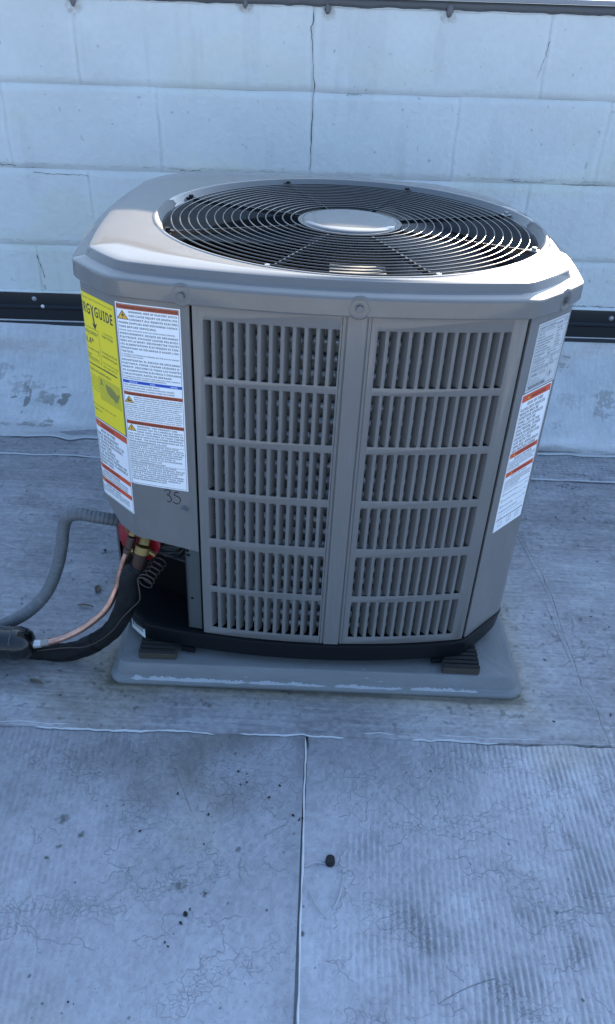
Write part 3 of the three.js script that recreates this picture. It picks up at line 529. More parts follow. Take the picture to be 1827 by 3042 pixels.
function outline(d, y, round = 1) {
  const C = corners(d); let P = [];
  C.forEach((a, i) => { const b = C[(i + 1) % 8], l = Math.hypot(b[0] - a[0], b[1] - a[1]), nn = [-(b[1] - a[1]) / l, (b[0] - a[0]) / l]; for (let k = 0; k < NS[i]; k++) { const t = k / NS[i], h = SAG[i] * 4 * t * (1 - t); P.push([lerp(a[0], b[0], t) + nn[0] * h, lerp(a[1], b[1], t) + nn[1] * h]); } });
  const n = P.length; for (let k = 0; k < round; k++) P = P.map((p, i) => { const a = P[(i + n - 1) % n], b = P[(i + 1) % n]; return [(a[0] + 2 * p[0] + b[0]) / 4, (a[1] + 2 * p[1] + b[1]) / 4]; });
  return P.map(([x, z]) => [x, typeof y === 'function' ? y(x, z) : y, z]);
}
const FC = [0.002, -0.066]; // fan centre
{
  const prof = [[0.012, 0.7105], [0.0035, 0.7102], [0.0012, 0.7108], [0, 0.7128], [0, 0.7342], [0.0008, 0.7364], [0.0028, 0.7376], [0.006, 0.7384], [0.0155, 0.7404], [0.0185, 0.7415], [0.0205, 0.744], [0.0238, 0.7508], [0.0256, 0.7526], [0.0285, 0.7535]];
  const rings = prof.map(([d, y]) => outline(d, y)), U = rings.at(-1);
  const circ = (R, y) => U.map(([x, , z]) => { const a = Math.atan2(z - FC[1], x - FC[0]); return [FC[0] + Math.cos(a) * R, y, FC[1] + Math.sin(a) * R]; });
  const lip = circ(0.3345, 0.7536);
  for (const t of [0.12, 0.3, 0.55, 0.8]) rings.push(U.map((p, i) => [lerp(p[0], lip[i][0], t), 0.7535 + 0.0016 * Math.sin(t * 3.14), lerp(p[2], lip[i][2], t)]));
  rings.push(lip);
  for (const [R, y] of [[0.3325, 0.7546], [0.3305, 0.7548], [0.3285, 0.7542], [0.3265, 0.7522], [0.322, 0.7455], [0.319, 0.7425], [0.317, 0.738], [0.316, 0.726], [0.316, 0.66]]) rings.push(circ(R, y));
  const cover = mesh('top_cover', crease(loft(rings), 17), M.lid, ac);
  const dimple = (s, y) => {
    const pts = [[0.0, 0.0005], [0.006, 0.0005], [0.0095, 0.001], [0.0122, 0.0022], [0.0134, 0.0026], [0.0147, 0.0022], [0.0168, 0.0002]].map(([x, h]) => new THREE.Vector2(x, h));
    const q = plan.at(s), o = V(...bend(s, y, 0.0108)), dir = V(q.nx, 0, q.nz), to = o.clone().add(dir);
    mesh('dimple', orient(new THREE.LatheGeometry(pts, 28), o, to), M.lid, cover);
    const b = mg([new THREE.CylinderGeometry(0.0078, 0.0082, 0.0014, 24).translate(0, 0.0014, 0), new THREE.CylinderGeometry(0.0047, 0.005, 0.0046, 6).translate(0, 0.0042, 0)]);
    mesh('bolt', crease(orient(b, o, to)), std(0.16, 0.165, 0.17, 0.4, 0.5), cover);
  };
  dimple(plan.front(0.011), 0.7237); dimple(plan.front(-0.2285), 0.7237); dimple(plan.s3 + 0.066, 0.7237);
}
// fan guard
const guard = new THREE.Group(); guard.name = 'fan_guard'; guard.position.set(FC[0], 0.7465, FC[1]); ac.add(guard);
{
  for (let i = 0; i < 15; i++) { const R = 0.1015 + i * 0.01445; const g = new THREE.TorusGeometry(R, 0.0012, 8, 160); g.rotateX(Math.PI / 2); g.translate(0, 0.002 + 0.002 * (1 - (R / 0.31) ** 2), 0); mesh('ring', g, M.wire, guard); }
  for (let k = 0; k < 8; k++) {
    const a = (22.5 + 45 * k) * Math.PI / 180, L = 0.312 - 0.07, g = mg([boxAt(L, 0.0065, 0.0028, 0.07 + L / 2, -0.0028, 0), boxAt(0.013, 0.0016, 0.007, 0.308, 0.0002, 0)]);
    g.rotateY(a); mesh('spoke', g, M.wire, guard);
    const c = mg([boxAt(0.016, 0.003, 0.013, 0.317, 0.0004, 0, 0, 0.001), new THREE.CylinderGeometry(0.0042, 0.0046, 0.0042, 6).translate(0.3165, 0.0038, 0)]); c.rotateY(a);
    mesh('clip', crease(c), k === 0 || k === 5 || k === 6 || k === 7 ? M.steel : M.plastic, guard);
  }
  const pts = [[0.0, 0.0072], [0.04, 0.007], [0.07, 0.006], [0.0785, 0.005], [0.0815, 0.0034], [0.0825, 0.001], [0.0825, -0.004]].map(([x, y]) => new THREE.Vector2(x, y));
  mesh('hub_cap', crease(new THREE.LatheGeometry(pts, 80), 40), M.lid, guard);
  mesh('hub_skirt', new THREE.CylinderGeometry(0.0895, 0.0895, 0.006, 64).translate(0, -0.0005, 0), M.wire, guard);
}
// fan, motor and the dark inside
{
  const fan = new THREE.Group(); fan.name = 'fan'; fan.position.set(FC[0], 0.69, FC[1]); ac.add(fan);
  for (let k = 0; k < 3; k++) {
    const g = grid(24, 12, (u, v) => { const a = k * 2.0944 + 0.5 + u * 1.55 + v * 0.35, R = lerp(0.07, 0.292, v); return [Math.cos(a) * R, 0.03 - u * 0.07 - 0.01 * Math.sin(u * 3.14), Math.sin(a) * R]; });
    mesh('blade', g, std(0.014, 0.016, 0.02, 0.45), fan);
  }
  mesh('fan_hub', cyl([0, -0.03, 0], [0, 0.02, 0], 0.075, 0.07, 40), M.plastic, fan);
  mesh('motor', cyl([FC[0], 0.52, FC[1]], [FC[0], 0.655, FC[1]], 0.07, 0.07, 32), std(0.05, 0.05, 0.052, 0.5, 0.4), ac);
  const shell = new THREE.CylinderGeometry(0.3, 0.3, 0.58, 72, 1, true).translate(FC[0], 0.4, FC[1]);
  mesh('inner_coil', shell, std(0.02, 0.022, 0.025, 0.7, 0.2), ac);
  mesh('compressor', mg([cyl([0.02, 0.11, -0.06], [0.02, 0.36, -0.06], 0.085, 0.085, 32), new THREE.SphereGeometry(0.085, 24, 12, 0, 6.2832, 0, 1.5708).scale(1, 0.5, 1).translate(0.02, 0.36, -0.06)]), M.plastic, ac);
  mesh('bracket_label', boxAt(0.085, 0.0015, 0.045, 0.012, 0.729, 0.15), std(0.1, 0.105, 0.1, 0.8), ac);
  mesh('motor_tag', boxAt(0.12, 0.03, 0.0015, 0.02, 0.61, FC[1] + 0.0735), std(0.7, 0.7, 0.66, 0.6), ac);
}
// coil seen through the louvres
{
  const [c] = noiseTex(1024, 512, (i, j) => { const v = 0.07 + 0.34 * Math.pow(fbm(i / 2.6, j / 12, 3), 2) + (hash2(i, j) > 0.985 ? 0.25 : 0), s = 255 * Math.pow(v, 1 / 2.2); return [s * 0.95, s, s]; });
  const t = ctex(c); t.wrapS = t.wrapT = THREE.RepeatWrapping; t.repeat.set(3, 3);
  mesh('coil_fins', slab(plan.front(-0.214), plan.s4 + 0.05, 0.105, 0.7, -0.05, -0.034, 60), std(1, 1, 1, 0.4, 0.6, { map: t }), ac);
  const s0 = plan.front(-0.212), s1 = plan.s4, fin = std(0.4, 0.42, 0.43, 0.4, 0.4);
  for (let k = 0; k < 23; k++) {
    const y = 0.122 + k * 0.0256, pts = Array.from({ length: 25 }, (_, i) => { const q = bend(lerp(s0, s1, i / 24), y, -0.028); return V(...q); });
    const g = new THREE.TubeGeometry(new THREE.CatmullRomCurve3(pts), 260, 0.005, 6), p = g.attributes.position, cc = [];
    for (let i = 0; i < p.count; i++) { const ring = Math.floor(i / 7), f = (hash2(ring, i % 7 + k * 31) - 0.4) * 0.0035; const n = g.attributes.normal; p.setXYZ(i, p.getX(i) + n.getX(i) * f, p.getY(i) + n.getY(i) * f, p.getZ(i) + n.getZ(i) * f); }
    g.computeVertexNormals(); mesh('coil_tube', g, fin, ac);
  }
}
// louvred panels
{
  const rowsY = [[-0.0770, -0.1625], [-0.1745, -0.2595], [-0.2725, -0.357], [-0.371, -0.4515], [-0.469, -0.553], [-0.566, -0.6475]].map(([a, b]) => [0.765 + a, 0.765 + b]);
  const rr = (P, x0, y0, x1, y1, r) => { P.moveTo(x0 + r, y0); P.lineTo(x1 - r, y0); P.quadraticCurveTo(x1, y0, x1, y0 + r); P.lineTo(x1, y1 - r); P.quadraticCurveTo(x1, y1, x1 - r, y1); P.lineTo(x0 + r, y1); P.quadraticCurveTo(x0, y1, x0, y1 - r); P.lineTo(x0, y0 + r); P.quadraticCurveTo(x0, y0, x0 + r, y0); };
  const panel = (u0, u1, a, pitch, side) => {
    const s0 = plan.front(u0), s1 = plan.front(u1), sh = new THREE.Shape(), n = 22; sh.moveTo(s0, Y_BOT); for (let i = 1; i <= n; i++) sh.lineTo(lerp(s0, s1, i / n), Y_BOT); for (let i = n; i >= 0; i--) sh.lineTo(lerp(s0, s1, i / n), Y_TOP - 0.002);
    const slots = [];
    for (let c = 0; c < 12; c++) for (const [yt, yb] of rowsY) { const l = plan.front(a + c * pitch), r = plan.front(a + c * pitch + 0.0108); slots.push([l, r, yb, yt]); const h = new THREE.Path(); rr(h, l, yb, r, yt, 0.0018); sh.holes.push(h); }
    const g = new THREE.ExtrudeGeometry(sh, { depth: 0.0016, bevelEnabled: true, bevelThickness: 0.0007, bevelSize: 0.0007, bevelOffset: -0.0007, bevelSegments: 2, curveSegments: 3 });
    g.translate(0, 0, -0.0016);
    const cg = crease(g.index ? g.toNonIndexed() : g, 50), P = cg.attributes.position, NN = cg.attributes.normal;
    for (let i = 0; i < P.count; i++) { const q = plan.at(P.getX(i)), nx = NN.getX(i), nz = NN.getZ(i); NN.setXYZ(i, q.nz * nx + q.nx * nz, NN.getY(i), -q.nx * nx + q.nz * nz); }
    bendGeo(cg);
    const p = mesh('louver_panel', cg, M.paint, ac);
    for (const [l, r, yb, yt] of slots) { // one bent vane behind each slot, hinged on the slot's outer edge
      const hinge = side < 0 ? l : r, dx = -side * 0.0063, e = -side * 0.0007;
      const q = [[hinge + side * 0.0003, 0.0], [hinge + dx, -0.0122], [hinge + dx - e, -0.0129], [hinge + side * 0.0009, -0.0012]];
      const v = loft([q.map(([s, w]) => bend(s, yb + 0.0004, w)), q.map(([s, w]) => bend(s, yt - 0.0002, w))]);
      mesh('louver_vane', crease(v, 20), M.paint, p);
    }
  };
  panel(-0.2188, -0.0095, -0.2032, 0.01637, -1);
  panel(0.0305, 0.2515, 0.0405, 0.01623, 1);
  // ribbed post between the panels
  const post = new THREE.Group(); post.name = 'center_post'; ac.add(post);
  for (const [a, b, w] of [[-0.0090, -0.0052, 0.0016], [-0.0052, -0.0026, -0.0004], [-0.0026, 0.0235, 0.0034], [0.0235, 0.0262, -0.0004], [0.0262, 0.03, 0.0016]]) mesh('rib', slab(plan.front(a), plan.front(b), Y_BOT + 0.001, Y_TOP - 0.003, -0.004, w, 6), M.paint, post);
  mesh('seam_strip', slab(plan.front(-0.2225), plan.front(-0.2185), 0.104, Y_TOP, -0.012, -0.006, 3), M.black, ac);
  mesh('seam_strip', slab(plan.front(0.2512), plan.s3 + 0.006, 0.104, Y_TOP, -0.012, -0.005, 4), M.black, ac);
}
// corner panel on the right, the closed sides behind
{
  const L = plan.s4 - plan.s3;
  mesh('corner_panel', crease(slab(plan.s3 + 0.003, plan.s4 + 0.13, Y_BOT + 0.001, Y_TOP - 0.0035, -0.003, 0.0006, 40), 20), M.paint, ac);
  mesh('side_panel', crease(slab(plan.s4 + 0.133, plan.end, Y_BOT, Y_TOP, -0.003, 0.0004, 20), 20), M.paint, ac);
  mesh('side_panel', crease(slab(0, plan.s1 - 0.068, Y_BOT, Y_TOP, -0.003, 0.0004, 20), 20), M.paint, ac);
  const O = outline(0.0105, 0), i0 = NS.slice(0, 2).reduce((a, b) => a + b), rear = O.slice(i0 + 36, i0 + 40 + 24 + 48 + 20 + 8);
  mesh('rear_panel', grid(rear.length - 1, 1, (u, v) => { const q = rear[Math.round(u * (rear.length - 1))]; return [q[0], lerp(Y_BOT, Y_TOP, v), q[2]]; }), M.paint, ac);
}
// service panel: wraps the left corner, cut away below for the valves
{
  const bottom = (s) => { const t = s - plan.s1; if (t < 0.004) return lerp(0.36, 0.338, clamp((t + 0.05) / 0.054)); if (t < 0.055) return lerp(0.338, 0.292, Math.pow((t - 0.004) / 0.051, 0.8)); if (s < plan.s2 + 0.02) return lerp(0.292, 0.2925, (t - 0.055) / 0.066); return lerp(0.2925, 0.283, clamp((s - plan.s2 - 0.02) / 0.085)); };
  const sp = mesh('service_panel', crease(slab(plan.s1 - 0.07, plan.front(-0.2222), bottom, Y_TOP - 0.002, -0.002, 0.0008, 70), 18), M.paint, ac);
  mesh('edge_flange', slab(plan.front(-0.2292), plan.front(-0.2226), 0.284, Y_TOP - 0.004, 0.0008, 0.0022, 3), M.paint, sp);
  const bolt = (s, y, r, parent, mat) => { const q = plan.at(s), o = V(...bend(s, y, 0.0006)); const g = mg([new THREE.CylinderGeometry(r, r * 1.05, 0.0015, 24).translate(0, 0.0008, 0), new THREE.CylinderGeometry(r * 0.62, r * 0.66, 0.0055, 6).translate(0, 0.0038, 0)]); mesh('bolt', crease(orient(g, o, o.clone().add(V(q.nx, 0, q.nz)))), mat, parent); };
  bolt(plan.front(-0.2425), 0.366, 0.0062, sp, std(0.2, 0.21, 0.22, 0.4, 0.5));
  // handwritten 35 in marker
  const pen = (pts) => mesh('marker_writing', tube(pts.map(([u, y]) => V(...bend(plan.front(u), y, 0.0009))), 0.00085, 40, 6), std(0.012, 0.012, 0.018, 0.5), sp);
  pen([[-0.2755, 0.3955], [-0.270, 0.3985], [-0.2655, 0.396], [-0.2685, 0.3905], [-0.2715, 0.389], [-0.2668, 0.3865], [-0.2645, 0.381], [-0.2672, 0.3755], [-0.2718, 0.376]]);
  pen([[-0.2515, 0.396], [-0.2575, 0.395], [-0.2592, 0.3895], [-0.2535, 0.388], [-0.2495, 0.3835], [-0.2515, 0.3765], [-0.2565, 0.3735], [-0.262, 0.3765]]);
  // valve bay
  const bay = new THREE.Group(); bay.name = 'valve_bay'; ac.add(bay);
  const A = [-0.397, 0.13], B = [-0.243, 0.196];
  const plate = (y0, y1, mat, name, dz = 0) => mesh(name, grid(1, 1, (u, v) => [lerp(A[0], B[0], u), lerp(y0, y1, v), lerp(A[1], B[1], u) + dz]), mat, bay);
  plate(0.196, 0.42, M.frame, 'mounting_plate'); plate(0.09, 0.2, M.black, 'bay_back', -0.004);
  mesh('plate_flange', boxAt(0.167, 0.004, 0.012, -0.32, 0.196, 0.169, -0.405), M.frame, bay);
  mesh('bay_side', grid(1, 1, (u, v) => [lerp(-0.246, -0.2475, u), lerp(0.1, 0.42, v), lerp(0.19, 0.276, u)]), std(0.03, 0.034, 0.036, 0.6), bay);
  mesh('bay_ceiling', grid(1, 1, (u, v) => [lerp(-0.395, -0.235, u), 0.44, lerp(0.12, 0.19, v)]), M.black, bay);
  mesh('bracket', slab(plan.front(-0.2485), plan.front(-0.2238), 0.103, 0.3, -0.0075, -0.0055, 4), M.frame, bay);
  for (const [u, y, r] of [[-0.2445, 0.277, 0.0028], [-0.243, 0.268, 0.003], [-0.2395, 0.173, 0.0026]]) { const o = V(...bend(plan.front(u), y, -0.0053)); mesh('screw_hole', orient(new THREE.CylinderGeometry(r, r, 0.0008, 16), o, o.clone().add(V(-0.05, 0, 1))), M.black, bay); const h = new THREE.TorusGeometry(r + 0.0006, 0.0006, 6, 18); h.translate(o.x, o.y, o.z + 0.0004); mesh('hole_rim', h, M.frame, bay); }
  for (const [x, y, z] of [[-0.262, 0.248, 0.193], [-0.329, 0.268, 0.168]]) { const o = V(x, y, z), n = V(0.39, 0, -0.92).negate(); const g = mg([new THREE.CylinderGeometry(0.008, 0.0085, 0.002, 20), new THREE.CylinderGeometry(0.0052, 0.0055, 0.007, 6).translate(0, 0.0035, 0)]); mesh('bolt', crease(orient(g, o, o.clone().add(n))), M.frame, bay); }
  // dark coiled hose inside the bay
  mesh('coiled_hose', tube(Array.from({ length: 50 }, (_, i) => { const a = i / 49 * 6.283 * 3.2; return [-0.283 + Math.cos(a) * 0.022, 0.272 - i * 0.0009, 0.215 + Math.sin(a) * 0.02]; }), 0.0024, 200, 8), std(0.03, 0.026, 0.026, 0.5, 0.3), bay);
  // red plastic disc and brass valves
  {
    const pts = [[0, 0.0012], [0.0425, 0.0012], [0.045, 0.0004], [0.045, -0.0012], [0.0425, -0.002], [0, -0.002]].map(([x, y]) => new THREE.Vector2(x, y));
    const g = new THREE.LatheGeometry(pts, 64), o = V(-0.337, 0.264, 0.222); mesh('red_disc', crease(orient(g, o, o.clone().add(V(-0.42, 0.18, 0.9)))), phys(0.27, 0.005, 0.012, 0.4, { clearcoat: 0.3 }), bay);
  }
  const brass = std(0.26, 0.185, 0.07, 0.45, 0.7);
  mesh('suction_valve', crease(mg([cyl([-0.318, 0.29, 0.228], [-0.3235, 0.264, 0.247], 0.0095, 0.0095, 8), cyl([-0.3245, 0.262, 0.248], [-0.3275, 0.25, 0.2525], 0.0132, 0.0136, 28), cyl([-0.318, 0.256, 0.25], [-0.304, 0.248, 0.253], 0.0045, 0.004, 6), cyl([-0.344, 0.247, 0.238], [-0.354, 0.243, 0.238], 0.008, 0.0065, 6)])), brass, bay);
  mesh('liquid_valve', crease(mg([cyl([-0.338, 0.3, 0.222], [-0.3455, 0.274, 0.235], 0.008, 0.0075, 8), cyl([-0.356, 0.287, 0.236], [-0.342, 0.287, 0.23], 0.005, 0.005, 6)])), brass, bay);
  mesh('suction_stub', cyl([-0.327, 0.254, 0.2515], [-0.343, 0.2, 0.258], 0.0112, 0.011, 24), std(0.075, 0.045, 0.034, 0.45, 0.6), bay);
}
// base pan
{
  const body = (d, y) => outline(0.0105 + d, y), prof = [[0.02, 0.059], [0.004, 0.059], [0.0, 0.062], [-0.0035, 0.092], [-0.0045, 0.0985], [-0.0038, 0.1005], [-0.001, 0.1012], [0.012, 0.1]];
  const b = mesh('base_pan', crease(loft(prof.map(([d, y]) => body(d, y)), true), 30), M.plastic, ac);
  for (const [s, w] of [[plan.front(-0.262), 0.026], [plan.front(0.2), 0.024]]) mesh('foot_tab', slab(s, s + w, 0.05, 0.061, 0.0, 0.0045, 4), M.plastic, b);
  const [c, x] = canvas(256, 192); x.fillStyle = '#e9ebec'; x.fillRect(0, 0, 256, 192); x.fillStyle = '#222'; const r = rng(3); for (let i = 20; i < 230;) { const w = 1 + Math.floor(r() * 5); x.fillRect(i, 40, w, 90); i += w + 1 + Math.floor(r() * 5); }
  mesh('barcode_label', slab(plan.s2 - 0.042, plan.s2 - 0.002, 0.0625, 0.094, 0.0046, 0.0052, 6), std(1, 1, 1, 0.6, 0, { map: ctex(c) }), b);
}
// ---------------------------------------------------------------- printed labels
const FONT = 'sans-serif';
function text(x, str, px, py, size, { w = 'bold', col = '#1b1d22', max, align = 'left', fit } = {}) { x.font = `${w} ${size}px ${FONT}`; x.fillStyle = col; x.textAlign = align; x.textBaseline = 'top'; if (fit) { const m = x.measureText(str).width; x.save(); x.translate(px, py); x.scale(fit / m, 1); x.fillText(str, 0, 0); x.restore(); } else x.fillText(str, px, py, max); }
function tri(x, cx, cy, s, fill = '#e8b23a') { x.fillStyle = fill; x.strokeStyle = '#222'; x.lineWidth = Math.max(1.5, s * 0.07); x.lineJoin = 'round'; x.beginPath(); x.moveTo(cx, cy - s * 0.55); x.lineTo(cx + s * 0.6, cy + s * 0.45); x.lineTo(cx - s * 0.6, cy + s * 0.45); x.closePath(); x.fill(); x.stroke(); }
function bang(x, cx, cy, s) { tri(x, cx, cy, s); text(x, '!', cx, cy - s * 0.36, s * 0.75, { align: 'center' }); }
function para(x, lines, px, py, size, lh, o = {}) { lines.forEach((l, i) => text(x, l, px, py + i * lh, size, o)); return py + lines.length * lh; }
const paper = (c) => phys(1, 1, 1, 0.5, { map: ctex(c), clearcoat: 0.15, clearcoatRoughness: 0.3 });
function sticker(name, label, s0, s1, yb, yt, c, parent) { const m = mesh(name, slab(s0, s1, yb, yt, 0.0004, 0.00125, 24), paper(c), parent); m.userData.label = label; return m; }
{ // tall three-language warning sheet
  const [c, x] = canvas(640, 2000); x.scale(1, 0.885); x.fillStyle = '#f3f5f6'; x.fillRect(0, 0, 640, 2272); x.strokeStyle = '#222'; x.lineWidth = 4; x.strokeRect(14, 14, 612, 2230);
  const head = (y, h = 50) => { x.fillStyle = '#b4502a'; x.fillRect(16, y, 608, h); const W = ['WARNING', 'AVERTISSEMENT', 'ADVERTENCIA'], X = [60, 210, 432], F = [138, 196, 184]; W.forEach((t, i) => { text(x, t, X[i], y + 7, 36, { col: '#2a1710', fit: F[i] }); x.strokeStyle = '#2a1710'; x.lineWidth = 3; x.beginPath(); x.moveTo(X[i] - 20, y + 10); x.lineTo(X[i] - 5, y + h - 12); x.lineTo(X[i] - 35, y + h - 12); x.closePath(); x.stroke(); }); };
  head(18);
  tri(x, 74, 138, 92); x.fillStyle = '#222'; x.beginPath(); x.moveTo(80, 100); x.lineTo(62, 142); x.lineTo(76, 142); x.lineTo(70, 174); x.lineTo(92, 130); x.lineTo(77, 130); x.closePath(); x.fill();
  para(x, ['WARNING: RISK OF ELECTRIC SHOCK.', 'CAN CAUSE INJURY OR DEATH: DIS-', 'CONNECT ALL REMOTE ELECTRIC'], 134, 76, 31, 42, { max: 486 });
  para(x, ['POWER SUPPLIES AND DISCHARGE CAPACI-', 'TORS BEFORE SERVICING.'], 26, 202, 31, 42, { max: 590 });
  text(x, 'CONTROL PANEL COVER MUST BE IN PLACE WHEN SYSTEM IS OPERATED.', 26, 292, 19, { max: 560 });
  let y = para(x, ['AVERTISSEMENT: RISQUE DE DÉCHARGE', 'ÉLECTRIQUE. POUVANT CAUSER DES BLESS-', 'URES OU LA MORT: DÉCONNECTER TOUTES', 'LES ALIMENTATIONS ÉLECTRIQUES ET CON-', 'DENSATEURS DE DÉCHARGE D AVANT L’EN-', 'TRETIEN.'], 26, 322, 31, 41, { max: 590 });
  para(x, ['LE COUVERCLE DU PANNEAU DE COMMANDE DOIT ÊTRE EN PLACE LORSQUE', 'LE SYSTÈME FONCTIONNE.'], 26, y + 2, 18, 24, { max: 585 });
  y = para(x, ['ADVERTENCIA: EL RIESGO DE DESCARGA', 'ELÉCTRICA. PUEDE CAUSAR LESIONES O', 'MUERTE: DESCONECTE TODAS LAS FUENTES', 'DE ALIMENTACIÓN ELÉCTRICA Y DESCARGA', 'CAPACITORES ANTES DE REPARAR.'], 26, y + 58, 31, 41, { max: 595 });
  para(x, ['LA CUBIERTA DEL PANEL DE CONTROL DEBE ESTAR EN SU LUGAR, CUANDO SE', 'HAGA FUNCIONAR EL SISTEMA, FUNCIONAMIENTO.'], 26, y + 2, 18, 24, { max: 585 });
  x.fillStyle = '#1f4fb4'; x.fillRect(16, y + 56, 608, 36); ['NOTICE', 'AVIS', 'AVISO'].forEach((t, i) => text(x, t, [80, 300, 510][i], y + 62, 24, { col: '#e8eefa' }));
  y = para(x, ['USE COPPER CONDUCTORS ONLY!', 'N’UTILISER QUE DES CONDUCTEURS EN CUIVRE!', 'UTILICE ÚNICAMENTE CONDUCTORES DE COBRE!'], 26, y + 100, 23, 31, { max: 520 });
  head(y + 6, 42);
  tri(x, 66, y + 108, 80); x.fillStyle = '#222'; x.fillRect(44, y + 112, 44, 14); x.fillRect(58, y + 90, 10, 26);
  para(x, ['WARNING: SYSTEM UNDER HIGH PRESSURE AND CAN CAUSE', 'DEATH OR SERIOUS INJURY. RELIEVE PRESSURE BEFORE', 'OPENING THE SYSTEM. USE ONLY APPROVED REFRIGERANT.', 'Refer to product’s nameplate before installing or servicing this unit.'], 118, y + 58, 19, 25, { max: 500 });
  y = para(x, ['AVERTISSEMENT: SYSTÈME À HAUTE PRESSION ET PEUT CAUSER LA MORT OU', 'DES BLESSURES GRAVES. ÉVITER LA PRESSION AVANT D’OUVRIR LE', 'SYSTÈME. UTILISEZ UN RÉFRIGÉRANT APPROUVÉ. Reportez-vous à la plaque', 'signalétique du produit avant d’installer ou de réparer cet appareil.', 'ADVERTENCIA: SISTEMA BAJO ALTA PRESIÓN Y PUEDE CAUSAR MUERTE O', 'LESIONES GRAVES. ALIVIAR LA PRESIÓN ANTES DE ABRIR EL SISTEMA.', 'UTILICE ÚNICAMENTE REFRIGERANTE APROBADO. Consulte la placa de', 'identificación del producto antes de instalar o reparar esta unidad.'], 24, y + 162, 18, 25, { max: 590 });
  head(y + 8, 46); bang(x, 66, y + 104, 80);
  para(x, ['WARNING: THIS PRODUCT CAN', 'EXPOSE YOU TO CHEMICALS INCLU-', 'DING LEAD, WHICH ARE KNOWN TO'], 124, y + 60, 29, 34, { max: 490 });
  y = para(x, ['THE STATE OF CALIFORNIA TO CAUSE CANCER', 'AND BIRTH DEFECTS OR OTHER REPRODUC-', 'TIVE HARM.  FOR MORE INFORMATION GO TO:', 'WWW.P65WARNINGS.CA.GOV'], 24, y + 162, 29, 34, { max: 592 });
  x.fillStyle = '#222'; x.fillRect(20, y + 1, 600, 3);
  y = para(x, ['AVERTISSEMENT: CE PRODUIT PEUT VOUS', 'EXPOSER À DES PRODUITS CHIMIQUES, NOTA-', 'MMENT À DU PLOMB, CONNU DANS L’ÉTAT DE', 'CALIFORNIE POUR PROVOQUER UN CANCER,', 'AINSI QUE DES ANOMALIES CONGÉNITALES', 'OU AUTRES EFFETS NÉFASTES POUR LA', 'REPRODUCTION. POUR PLUS DE RENSEIGNE-', 'MENTS, RENDEZ-VOUS SUR', 'WWW.P65WARNINGS.CA.GOV'], 24, y + 6, 27, 29.5, { max: 592 });
  x.fillStyle = '#222'; x.fillRect(20, y + 1, 600, 3);
  y = para(x, ['ADVERTENCIA: ESTE PRODUCTO PUEDE', 'EXPONERLO A SUSTANCIAS QUÍMICAS, INCLUI-', 'DO EL PLOMO, CONOCIDO EN EL ESTADO DE', 'CALIFORNIA POR SER UN CAUSANTE DE', 'CÁNCER Y PRODUCIR ANOMALÍAS CONGÉNI-', 'TAS Y OTROS DAÑOS REPRODUCTIVOS. PARA', 'OBTENER MÁS INFORMACIÓN, DIRÍJASE A', 'WWW.P65WARNINGS.CA.GOV'], 24, y + 6, 27, 29.5, { max: 592 });
  sticker('warning_label', 'white warning sheet with orange bands', plan.front(-0.3315) + 0.001, plan.front(-0.2355), 0.4005, 0.6995, c, ac);
}
